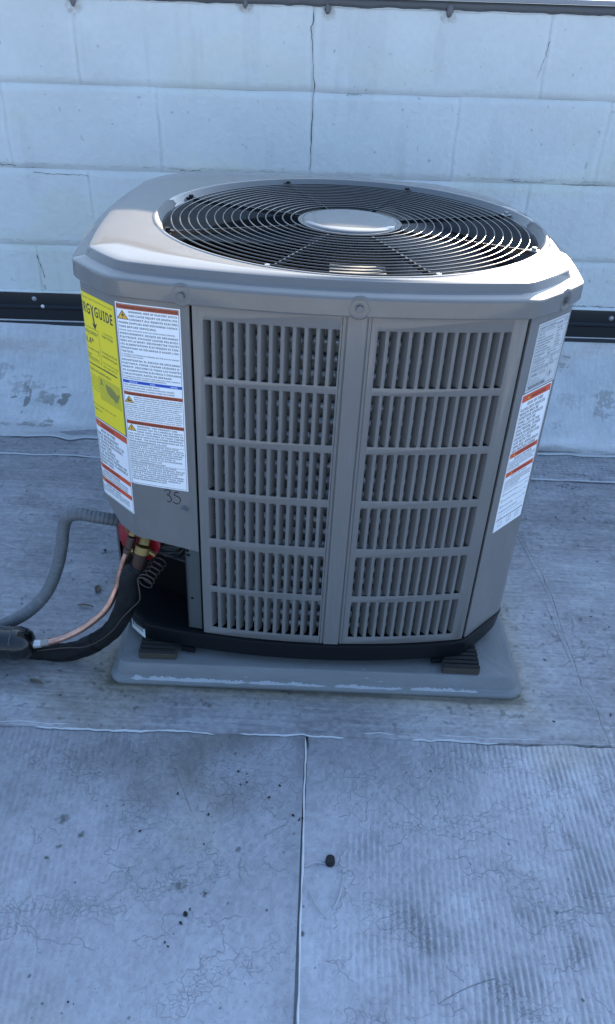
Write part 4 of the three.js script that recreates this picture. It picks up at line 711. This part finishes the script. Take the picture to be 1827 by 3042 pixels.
{ // yellow energy sheet round the left corner: spans the corner face and turns onto the side
  const Wd = 1000, H = 1300, [c, x] = canvas(Wd, H); x.fillStyle = '#f2dc1c'; x.fillRect(0, 0, Wd, H);
  text(x, 'Federal law prohibits removal of this label before consumer purchase.', 330, 26, 26, { w: 'normal', max: 640 });
  text(x, 'ENERGY', 185, 66, 138, { fit: 425 }); text(x, 'GUIDE', 618, 66, 138, { fit: 350 });
  x.strokeStyle = '#16181c'; x.lineWidth = 26; x.beginPath(); x.moveTo(576, 150); x.lineTo(600, 290); x.stroke(); x.fillStyle = '#16181c'; x.beginPath(); x.moveTo(554, 270); x.lineTo(600, 330); x.lineTo(650, 256); x.lineTo(604, 280); x.closePath(); x.fill();
  text(x, 'Cooling Only', 760, 300, 30, { w: 'normal' }); text(x, 'Single Package', 720, 334, 30, { max: 250 });
  x.lineWidth = 4; x.strokeStyle = '#2a2c26'; x.strokeRect(60, 330, 600, 330);
  text(x, 'Efficiency Rating (SEER2)*', 180, 350, 44, { max: 460 }); text(x, '14.4*', 330, 410, 88); x.fillRect(80, 545, 560, 6); for (let i = 0; i < 5; i++) x.fillRect(100 + i * 130, 528, 5, 34);
  text(x, '13.4', 90, 566, 26, { w: 'normal' }); text(x, '27.5', 590, 566, 26, { w: 'normal' }); para(x, ['Range of Similar Models', '* Seasonal Energy Efficiency Ratio 2'], 150, 590, 28, 32, { max: 470 });
  para(x, ['For energy cost info, visit', 'productinfo.energy.gov'], 690, 500, 30, 40, { max: 290 }); para(x, ['This is the efficiency rating', 'when paired with the', 'least efficient coil.'], 690, 610, 28, 36, { w: 'normal', max: 290 });
  x.fillStyle = '#14150f'; x.fillRect(50, 700, 900, 12);
  para(x, ['Federal law allows this unit to be installed only in:'], 60, 740, 38, 40, { max: 760 });
  para(x, ['AK, CO, CT, ID, IL, IA,', 'IN, KS, MA, ME, MI, MN,', 'MO, MT, ND, NE, NH, NJ,', 'NY, OH, OR, PA, RI, SD,', 'UT, VT, WA, WV, WI, WY', 'and U.S. territories.'], 330, 812, 26, 30, { w: 'normal', max: 230 });
  x.fillStyle = 'rgba(150,146,60,0.38)'; x.fillRect(560, 800, 420, 250); x.fillStyle = '#8d8a3c'; x.beginPath(); [[690, 850], [800, 858], [870, 880], [905, 905], [950, 880], [958, 905], [935, 940], [920, 985], [890, 975], [870, 1010], [840, 975], [780, 965], [730, 945], [700, 910]].forEach(([a, b], i) => i ? x.lineTo(a, b) : x.moveTo(a, b)); x.closePath(); x.fill(); x.beginPath(); [[590, 830], [622, 820], [634, 860], [650, 885], [612, 880], [585, 895], [598, 860]].forEach(([a, b], i) => i ? x.lineTo(a, b) : x.moveTo(a, b)); x.closePath(); x.fill();
  para(x, ['Energy Efficiency Ratio 2 (EER2): The installed system must meet'], 60, 1130, 28, 30, { w: 'normal', max: 780 }); text(x, 'Energy Efficiency Ratio 2 (EER2): 11.7', 60, 1180, 30, { max: 500 });
  const w = 0.1435; sticker('energy_label', 'yellow energy sheet wrapped round the corner', plan.s2 - 0.008 - w, plan.s2 - 0.008, 0.4835, 0.6905, c, ac);
}
const orange = (x, y, h, t, Wd, sz, o = 0) => { x.fillStyle = '#d9552a'; x.fillRect(14, y, Wd - 28, h); const tw = (x.font = `bold ${sz}px ${FONT}`, x.measureText(t).width); tri(x, Wd / 2 - tw / 2 - sz * 0.55 + o, y + h / 2, sz * 0.8, '#e8a62a'); text(x, t, Wd / 2 + sz * 0.3 + o, y + (h - sz) / 2 - 1, sz, { align: 'center', col: '#4a1c0e' }); };
{ // flammable refrigerant sheet, below the yellow one
  const Wd = 900, H = 940, [c, x] = canvas(Wd, H); x.fillStyle = '#eef0f2'; x.fillRect(0, 0, Wd, H); x.strokeStyle = '#222'; x.lineWidth = 4; x.strokeRect(12, 12, Wd - 24, H - 24);
  orange(x, 14, 70, 'WARNING', Wd, 52, 60); text(x, 'RISK OF FIRE', Wd / 2 + 70, 92, 46, { align: 'center' });
  let y = para(x, ['FLAMMABLE REFRIGERANT', 'USED. TO BE REPAIRED ONLY BY', 'TRAINED SERVICE PERSONNEL.', 'DO NOT PUNCTURE', 'REFRIGERANT TUBING.', 'DISPOSE OF PROPERLY IN', 'ACCORDANCE WITH FEDERAL OR', 'LOCAL REGULATIONS. FLAMMABLE', 'REFRIGERANT USED.'], 150, 142, 44, 43, { max: 700 });
  orange(x, 545, 58, 'AVERTISSEMENT', Wd, 44, 40); text(x, 'RISQUE D’INCENDIE', Wd / 2 + 60, 606, 34, { align: 'center' });
  para(x, ['FLUIDE FRIGORIGÈNE INFLAMMABLE UTILISÉ. RÉPARATION PAR UN', 'PERSONNEL QUALIFIÉ SEULEMENT. NE PAS PERCER LA TUYAUTERIE.', 'JETER CONFORMÉMENT AUX RÈGLEMENTS FÉDÉRAUX OU LOCAUX.'], 160, 642, 23, 26, { max: 660 });
  orange(x, 722, 56, 'ADVERTENCIA', Wd, 42, 40); text(x, 'RIESGO DE FUEGO', Wd / 2 + 60, 782, 34, { align: 'center' });
  para(x, ['SE UTILIZA REFRIGERANTE INFLAMABLE. SÓLO PERSONAL CAPACITADO', 'DEBE REPARARLO. NO PERFORE LA TUBERÍA DE REFRIGERANTE.', 'DESECHE DE ACUERDO CON LAS REGULACIONES FEDERALES O LOCALES.', 'INFLAMABLE.'], 150, 820, 23, 25, { max: 680 });
  sticker('fire_label', 'white fire warning sheet with orange bands', plan.s2 - 0.0045 - 0.134, plan.s2 - 0.0045, 0.337, 0.4815, c, ac);
}
{ // rating plate on the right corner
  const Wd = 640, H = 880, [c, x] = canvas(Wd, H); x.fillStyle = '#c3c7ca'; x.fillRect(0, 0, Wd, H); x.strokeStyle = '#222'; x.lineWidth = 5; x.strokeRect(28, 28, Wd - 56, H - 56);
  const o = { max: 400 };
  text(x, 'AMERICAN STANDARD', 44, 44, 34, { max: 330 }); text(x, 'SILVER', 395, 56, 40, { max: 140 }); text(x, 'HEATING & AIR CONDITIONING', 44, 84, 20, { max: 330 }); text(x, 'MFR DATE', 545, 40, 18); text(x, '2/2025', 545, 64, 22);
  x.fillRect(28, 118, Wd - 56, 4); const L = ['MOD. NO.', 'SERIAL NO.', 'MINIMUM CIRCUIT AMPACITY', 'OVERCURRENT PROTECTIVE DEVICE', 'REFRIGERANT SYSTEM', 'FACTORY CHARGE', 'DESIGN PRESSURE HIGH'], R = ['200-230 V', '60 HZ 1 PH', '18.0', '30 AMP', '4.9 LBS', '480 PSIG', '250 PSIG'];
  L.forEach((t, i) => { text(x, t, 44, 130 + i * 36, 26, { max: 330 }); text(x, R[i], 430, 130 + i * 36, 26, { max: 160 }); });
  x.fillRect(28, 388, Wd - 56, 4); text(x, 'OUTDOOR USE', 44, 398, 30, { max: 230 }); x.lineWidth = 5; x.beginPath(); x.arc(350, 430, 30, 0, 7); x.stroke(); text(x, 'UL', 350, 414, 34, { align: 'center' }); text(x, 'US LISTED', 392, 418, 24); text(x, 'FIELD WIRED', 44, 440, 22);
  x.fillRect(28, 470, Wd - 56, 4); para(x, ['COMPRESSOR MOTOR  13.5 RLA', 'O.D. MOTOR  0.7 FLA', 'FAN MOTOR  1/8 HP'], 44, 480, 26, 34, { max: 330 }); para(x, ['200-230 V  1 PH', '60 HZ', '1.4 LRA'], 400, 480, 26, 34, { max: 190 });
  x.fillRect(28, 586, Wd - 56, 4); text(x, 'ASSEMBLED IN USA OF GLOBAL CONTENT', 44, 594, 26, { max: 480 });
  x.lineWidth = 4; x.beginPath(); x.roundRect(44, 630, 370, 160, 20); x.stroke(); text(x, 'AHRI', 66, 644, 52); text(x, 'CERTIFIED', 210, 650, 34, { max: 190, w: 'normal' }); x.fillRect(210, 694, 180, 3); para(x, ['Unitary Small AC', 'AHRI Standard 210/240', 'www.ahridirectory.org'], 66, 712, 20, 24, { w: 'normal', max: 300 });
  x.save(); x.translate(480, 745); x.rotate(Math.PI / 4); x.strokeRect(-34, -34, 68, 68); x.restore(); x.beginPath(); x.moveTo(480, 712); x.quadraticCurveTo(505, 745, 480, 770); x.quadraticCurveTo(458, 750, 480, 712); x.fill();
  const r = rng(8); for (let i = 46; i < 400;) { const w = 1 + Math.floor(r() * 5); x.fillRect(i, 806, w, 40); i += w + 1 + Math.floor(r() * 3); }
  sticker('rating_plate', 'grey-white rating plate of small print', plan.s3 + 0.0265, plan.s3 + 0.1115, 0.585, 0.6925, c, ac);
}
{ // long fire warning sheet under the rating plate
  const Wd = 500, H = 1500, [c, x] = canvas(Wd, H); x.fillStyle = '#eef0f3'; x.fillRect(0, 0, Wd, H); x.strokeStyle = '#222'; x.lineWidth = 3; x.strokeRect(12, 12, Wd - 24, 880);
  orange(x, 14, 66, 'WARNING', Wd, 50, 20); text(x, 'RISK OF FIRE', Wd / 2, 88, 44, { align: 'center' });
  para(x, ['AUXILIARY DEVICES', 'WHICH MAY BE', 'IGNITION SOURCES', 'SHALL NOT BE', 'INSTALLED IN THE', 'DUCTWORK, OTHER', 'THAN AUXILIARY', 'DEVICES LISTED FOR', 'USE WITH THE', 'SPECIFIC APPLIANCE.', 'SEE INSTRUCTIONS.'], 24, 136, 44, 42.5, { max: 455 });
  orange(x, 606, 52, 'AVERTISSEMENT', Wd, 42, 20); text(x, 'RISQUE D’INCENDIE', Wd / 2, 662, 32, { align: 'center' });
  para(x, ['LES DISPOSITIFS AUXILIAIRES POUVANT ÊTRE DES SOURCES', 'D’INFLAMMATION NE DOIVENT PAS ÊTRE INSTALLÉS DANS', 'LES CONDUITS, SAUF LES DISPOSITIFS AUXILIAIRES', 'RÉPERTORIÉS POUR UNE UTILISATION AVEC CET APPAREIL.', 'VOIR LES INSTRUCTIONS.'], 24, 698, 17, 21, { max: 450 });
  orange(x, 812, 52, 'ADVERTENCIA', Wd, 42, 20); text(x, 'RIESGO DE FUEGO', Wd / 2, 868, 32, { align: 'center' });
  x.fillStyle = '#eef0f3'; x.fillRect(10, 886, 480, 8); para(x, ['LOS DISPOSITIVOS AUXILIARES QUE PUEDAN SER FUENTES', 'DE IGNICIÓN NO DEBEN INSTALARSE EN LOS CONDUCTOS,', 'SALVO LOS DISPOSITIVOS AUXILIARES INDICADOS PARA', 'USO CON EL APARATO ESPECÍFICO.', 'CONSULTE LAS INSTRUCCIONES.'], 24, 906, 17, 21, { max: 450 });
  x.fillRect(14, 1024, Wd - 28, 4);
  [1060, 1130, 1200].forEach((y, i) => { x.lineWidth = 3; x.beginPath(); x.arc(40, y + 10, 14, 0, 7); x.stroke(); text(x, '' + (i + 1), 40, y, 20, { align: 'center' }); text(x, ['Charge installed at factory', 'Charge added for lineset', 'Total system charge'][i], 62, y, 20, { max: 230 }); x.fillRect(300, y + 22, 120, 3); text(x, 'lbs oz', 430, y, 18); });
  text(x, 'REFRIGERANTS SYSTEM INSTALLER', 24, 1262, 20, { max: 340 }); x.fillRect(24, 1312, 440, 3); text(x, 'TEL. NO.', 24, 1336, 20); x.fillRect(14, 1366, Wd - 28, 9);
  x.lineWidth = 4; x.strokeRect(60, 1410, 70, 40); x.strokeRect(220, 1400, 34, 52); x.strokeRect(254, 1400, 34, 52); x.strokeRect(370, 1402, 60, 48); text(x, 'i', 396, 1404, 36);
  sticker('fire_label', 'long white fire warning sheet with orange bands', plan.s3 + 0.022, plan.s3 + 0.1075, 0.3285, 0.5825, c, ac);
}
// ---------------------------------------------------------------- lines that run to the unit
{
  const path = [[-0.3755, 0.232, 0.135], [-0.4, 0.242, 0.145], [-0.435, 0.25, 0.15], [-0.465, 0.254, 0.15], [-0.486, 0.246, 0.15], [-0.496, 0.224, 0.152], [-0.501, 0.19, 0.162], [-0.511, 0.146, 0.18], [-0.53, 0.104, 0.2], [-0.562, 0.072, 0.22], [-0.61, 0.048, 0.236], [-0.68, 0.03, 0.25], [-0.8, 0.014, 0.27]];
  const g = tube(path, 0.0118, 520, 18), p = g.attributes.position, n = g.attributes.normal;
  for (let i = 0; i < p.count; i++) { const ring = Math.floor(i / 19), k = ring % 520, f = ((k % 7) === 0 ? -0.0009 : 0) + 0.0002 * Math.sin(k * 0.9); p.setXYZ(i, p.getX(i) + n.getX(i) * f, p.getY(i) + n.getY(i) * f, p.getZ(i) + n.getZ(i) * f); }
  g.computeVertexNormals();
  const [c] = noiseTex(1024, 128, (i, j) => { const v = 0.14 + (fbm(i / 20, j / 20, 3) - 0.5) * 0.05 + (Math.abs((i % 20) - 10) > 9 ? 0.05 : 0), s = 255 * Math.pow(v, 1 / 2.2); return [s * 0.98, s, s * 1.02]; });
  tag(mesh('electrical_conduit', g, std(1, 1, 1, 0.48, 0, { map: ctex(c) })), 'grey flexible conduit curving from the condenser down to the roof at left', 'conduit');
}
{
  const o = thing('copper_pipe', 'bare copper pipe curving from the valve to the black filter', 'pipe');
  const copper = (() => { const [c] = noiseTex(1024, 64, (i, j) => { const k = fbm(i / 60, j / 12, 4), d = fbm(i / 7, j / 7, 2), v = 0.75 + (k - 0.5) * 0.7 + (d - 0.5) * 0.25; return [255 * Math.pow(clamp(0.8 * v), 1 / 2.2), 255 * Math.pow(clamp(0.45 * v), 1 / 2.2), 255 * Math.pow(clamp(0.34 * v), 1 / 2.2)]; }); return std(1, 1, 1, 0.3, 0.9, { map: ctex(c) }); })();
  const pts = [[-0.351, 0.252, 0.237], [-0.362, 0.225, 0.241], [-0.3695, 0.2, 0.246], [-0.378, 0.17, 0.252], [-0.396, 0.132, 0.265], [-0.4185, 0.108, 0.272], [-0.445, 0.088, 0.279], [-0.4715, 0.074, 0.285], [-0.498, 0.065, 0.29], [-0.524, 0.0605, 0.293]];
  mesh('tube', tube(pts, 0.0063, 160, 16), copper, o);
  const burnt = std(0.09, 0.06, 0.05, 0.5, 0.6);
  mesh('brazed_joint', mg([cyl([-0.346, 0.272, 0.2345], [-0.352, 0.25, 0.2375], 0.0078, 0.0078, 20), cyl([-0.3525, 0.249, 0.2376], [-0.356, 0.2395, 0.239], 0.0086, 0.0084, 20)]), burnt, o);
  mesh('brazed_joint', cyl([-0.503, 0.064, 0.2905], [-0.518, 0.0608, 0.2925], 0.0073, 0.0068, 20), std(0.34, 0.3, 0.28, 0.45, 0.6), o);
}
{
  const o = thing('filter_drier', 'glossy black cylindrical filter drier lying by the left edge', 'filter drier');
  const gloss = phys(0.004, 0.005, 0.006, 0.16, { specularIntensity: 0.7, clearcoat: 0.55, clearcoatRoughness: 0.04 });
  const pts = [[0.0, 0.182], [0.029, 0.18], [0.0305, 0.17], [0.0305, 0.036], [0.0318, 0.034], [0.0318, 0.024], [0.0302, 0.021], [0.0285, 0.013], [0.023, 0.004], [0.014, -0.001], [0.0085, -0.002], [0.0, -0.002]].map(([x, y]) => new THREE.Vector2(x, y));
  const a = V(-0.531, 0.06, 0.295), b = V(-0.75, 0.064, 0.3);
  mesh('shell', crease(orient(new THREE.LatheGeometry(pts, 56), a, b), 30), gloss, o);
  mesh('neck', cyl([-0.534, 0.06, 0.295], [-0.517, 0.0608, 0.2925], 0.0082, 0.0075, 24), std(0.55, 0.56, 0.57, 0.4, 0.6), o);
}
{
  const o = thing('insulated_pipe', 'thick black foam insulated pipe bending from the valve to the left along the roof', 'pipe');
  const foam = (() => { const [c] = noiseTex(512, 128, (i, j) => { const v = 0.005 + 0.006 * fbm(i / 14, j / 14, 3) + (hash2(i, j) > 0.997 ? 0.05 : 0), s = 255 * Math.pow(v, 1 / 2.2); return [s, s * 1.03, s * 1.08]; }); return phys(1, 1, 1, 0.66, { map: ctex(c), specularIntensity: 0.4 }); })();
  const path = [[-0.3398, 0.2182, 0.256], [-0.3501, 0.1984, 0.26], [-0.355, 0.17, 0.265], [-0.3662, 0.1297, 0.27], [-0.3882, 0.0878, 0.273], [-0.4273, 0.0498, 0.273], [-0.4821, 0.0215, 0.272], [-0.54, 0.0225, 0.272], [-0.62, 0.0205, 0.276], [-0.78, 0.0205, 0.28]];
  const g = tube(path, 0.0175, 260, 24), p = g.attributes.position, n = g.attributes.normal;
  for (let i = 0; i < p.count; i++) { const ring = Math.floor(i / 25), f = (fbm(ring * 0.11, (i % 25) * 0.4, 3) - 0.5) * 0.002 + 0.0004 * Math.sin(ring * 0.4); p.setXYZ(i, p.getX(i) + n.getX(i) * f, p.getY(i) + n.getY(i) * f, p.getZ(i) + n.getZ(i) * f); }
  g.computeVertexNormals(); mesh('foam_sleeve', g, foam, o);
  const tape = phys(0.006, 0.007, 0.009, 0.45, { specularIntensity: 0.5 });
  const wrap = (a, b, r) => { const curve = new THREE.CatmullRomCurve3(path.map((q) => V(...q)), false, 'centripetal'), pts = []; for (let i = 0; i <= 8; i++) pts.push(curve.getPointAt(lerp(a, b, i / 8))); mesh('tape_wrap', new THREE.TubeGeometry(new THREE.CatmullRomCurve3(pts), 20, r, 24), tape, o); };
  wrap(0.34, 0.395, 0.0186); wrap(0.0, 0.075, 0.0181); wrap(0.13, 0.175, 0.0184);
  mesh('tape_end', cyl([-0.3372, 0.223, 0.2552], [-0.3402, 0.2176, 0.2561], 0.0118, 0.0181, 28), tape, o);
}
{ // thin copper capillary: coiled, then lying along the insulation
  const pts = [], A = V(-0.3005, 0.2185, 0.222), B = V(-0.322, 0.2055, 0.285), ax = B.clone().sub(A), d = ax.clone().normalize(), e1 = V(0, 1, 0).cross(d).normalize(), e2 = d.clone().cross(e1);
  for (let i = 0; i <= 150; i++) { const t = i / 150, a = t * 6.2832 * 6.3 + 0.6, R = 0.0132 + 0.001 * Math.sin(t * 9), tt = t < 0.85 ? t : 0.85 + (t - 0.85) * 0.6; pts.push(A.clone().addScaledVector(ax, tt).addScaledVector(e1, Math.cos(a) * R).addScaledVector(e2, Math.sin(a) * R)); }
  const end = pts.at(-1);
  pts.push(V(-0.329, 0.175, 0.288), V(-0.343, 0.155, 0.2865), V(-0.362, 0.132, 0.2885), V(-0.382, 0.102, 0.2905), V(-0.408, 0.075, 0.2905), V(-0.44, 0.0545, 0.289), V(-0.48, 0.0455, 0.2855), V(-0.53, 0.037, 0.288));
  tag(mesh('capillary_tube', tube(pts, 0.00125, 700, 8), std(0.1, 0.075, 0.065, 0.42, 0.7)), 'thin dark coiled capillary tube sprung over the black insulated pipe', 'capillary tube');
}
// ---------------------------------------------------------------- small things lying on the roof
{
  const gyt = (x, z) => gy(x, z) - 0.0022;
  const capG = (() => { const pts = [[0, 0.0118], [0.0056, 0.0118], [0.0066, 0.011], [0.007, 0.0092], [0.0074, 0.0005], [0.0066, 0]].map(([x, y]) => new THREE.Vector2(x, y)); return crease(new THREE.LatheGeometry(pts, 36), 30); })();
  const cap = mesh('rubber_cap', capG, std(0.008, 0.009, 0.01, 0.5)); cap.position.set(0.0185, gyt(0.018, 0.65), 0.6535); tag(cap, 'small round black rubber cap on the front membrane', 'cap');
  const strip = (pts, w, label) => { const q = pts.map(([x, z, h]) => V(x, gyt(x, z) + h + 0.0016, z)); tag(mesh('plastic_tie', tube(q, w, 60, 8), phys(0.62, 0.64, 0.66, 0.25, { transmission: 0.45, thickness: 0.002, ior: 1.45 })), label, 'cable tie', 'clear cut cable tie pieces on the front membrane'); };
  strip([[-0.0185, 0.663, 0], [-0.011, 0.6595, 0.002], [-0.003, 0.6565, 0.0025], [0.006, 0.656, 0.001], [0.0115, 0.657, 0]], 0.0011, 'short clear cable tie piece left of the black cap');
  strip([[0.0375, 0.676, 0], [0.0365, 0.688, 0.0035], [0.0335, 0.702, 0.004], [0.029, 0.714, 0.002], [0.024, 0.7245, 0]], 0.0014, 'bowed clear cable tie piece below the black cap on its right');
  strip([[-0.012, 0.697, 0], [-0.007, 0.708, 0.002], [0.0, 0.72, 0.002], [0.007, 0.7295, 0.001], [0.0145, 0.738, 0]], 0.0011, 'slanting clear cable tie piece beside the sheet joint');
  const head = mesh('tie_head', boxAt(0.0055, 0.004, 0.006, 0, 0.002, 0, 0.2, 0.0006), phys(0.55, 0.56, 0.58, 0.3, { transmission: 0.3, thickness: 0.002 })); head.position.set(0.0395, gyt(0.04, 0.666), 0.666); tag(head, 'square clear cable tie head right of the black cap', 'cable tie');
  const leafG = (l, w) => grid(10, 6, (u, v) => { const t = (v - 0.5) * 2, ww = w * Math.sin(Math.PI * Math.pow(u, 0.7)) ** 0.8; return [t * ww, 0.002 + 0.002 * Math.abs(t) + 0.0025 * Math.sin(u * 3.1), (u - 0.5) * l]; });
  const leaf = (x, z, l, w, ry, col, label) => { const m = mesh('dry_leaf', leafG(l, w), std(...col, 0.85)); m.position.set(x, gy(x, z) + 0.0006, z); m.rotation.y = ry; tag(m, label, 'leaf'); };
  leaf(-0.479, 0.062, 0.026, 0.0065, 0.1, [0.13, 0.1, 0.075], 'small brown curled leaf standing beside the copper pipe');
  leaf(-0.49, 0.117, 0.034, 0.003, 1.5, [0.17, 0.13, 0.085], 'narrow tan leaf lying between conduit and copper pipe');
  leaf(-0.52, 0.335, 0.03, 0.004, 1.3, [0.12, 0.1, 0.07], 'small brown leaf at the front edge of the insulated pipe');
  leaf(-0.497, -0.075, 0.012, 0.0035, 0.5, [0.02, 0.024, 0.022], 'tiny dark leaf scrap behind the conduit bend');
  const r = rng(31);
  const bit = (x, z, l, w, front) => {
    const g = new THREE.IcosahedronGeometry(1, 1), p = g.attributes.position; for (let i = 0; i < p.count; i++) { const k = 0.65 + 0.6 * hash2(Math.round(p.getX(i) * 50) + Math.round(x * 900), Math.round(p.getY(i) * 50) + Math.round(p.getZ(i) * 70)); p.setXYZ(i, p.getX(i) * l * k, Math.max(p.getY(i), -0.3) * w * 0.55 * k, p.getZ(i) * w * k); }
    g.computeVertexNormals(); g.scale(0.72, 0.8, 0.72); g.rotateY(r() * 3.1); g.translate(x, (front ? gyt(x, z) : gy(x, z)) + 0.0008, z); return g;
  };
  const B = (x, z, l, w, front, label, group) => tag(mesh('pebble', bit(x, z, l, w, front), std(0.014, 0.016, 0.016, 0.8)), label, 'pebble', group);
  B(-0.183, 0.742, 0.006, 0.005, true, 'largest dark pebble crumb on the left front sheet');
  B(-0.187, 0.7545, 0.004, 0.0025, true, 'thin dark pebble crumb touching the largest one on the left front sheet');
  const gl = 'tiny black pebble crumb on the left front sheet', gg = 'black pebble crumbs on the left front sheet';
  for (const [x, z] of [[-0.204, 0.782], [-0.199, 0.787], [-0.272, 0.619], [-0.172, 0.585], [-0.172, 0.635], [-0.08, 0.548], [-0.064, 0.525], [-0.134, 0.502], [-0.12, 0.506], [-0.118, 0.522], [-0.128, 0.527], [-0.04, 0.578], [-0.03, 0.585], [-0.025, 0.582], [-0.312, 0.862], [-0.226, 0.55]]) B(x, z, 0.0018 + r() * 0.002, 0.0014 + r() * 0.0012, true, gl, gg);
  const g2 = 'tiny dark pebble crumb on the sheet right of the pad', h2 = 'dark pebble crumbs on the sheet right of the pad';
  for (const [x, z] of [[0.44, 0.2], [0.61, -0.2], [0.64, -0.14], [0.57, 0.06], [0.6, 0.09], [0.585, -0.32], [0.545, 0.07], [0.53, 0.335], [0.42, 0.36]]) B(x, z, 0.003 + r() * 0.003, 0.0018, false, g2, h2);
  const g3 = 'tiny dark pebble crumb on the sheet left of the condenser', h3 = 'dark pebble crumbs on the sheet left of the condenser';
  for (const [x, z] of [[-0.56, -0.03], [-0.54, 0.03], [-0.62, 0.12], [-0.58, 0.32], [-0.47, 0.36], [-0.64, -0.2], [-0.75, -0.3], [-0.7, -0.36], [-0.55, 0.2]]) B(x, z, 0.002 + r() * 0.003, 0.0016, false, g3, h3);
}
renderer.render(scene, camera);
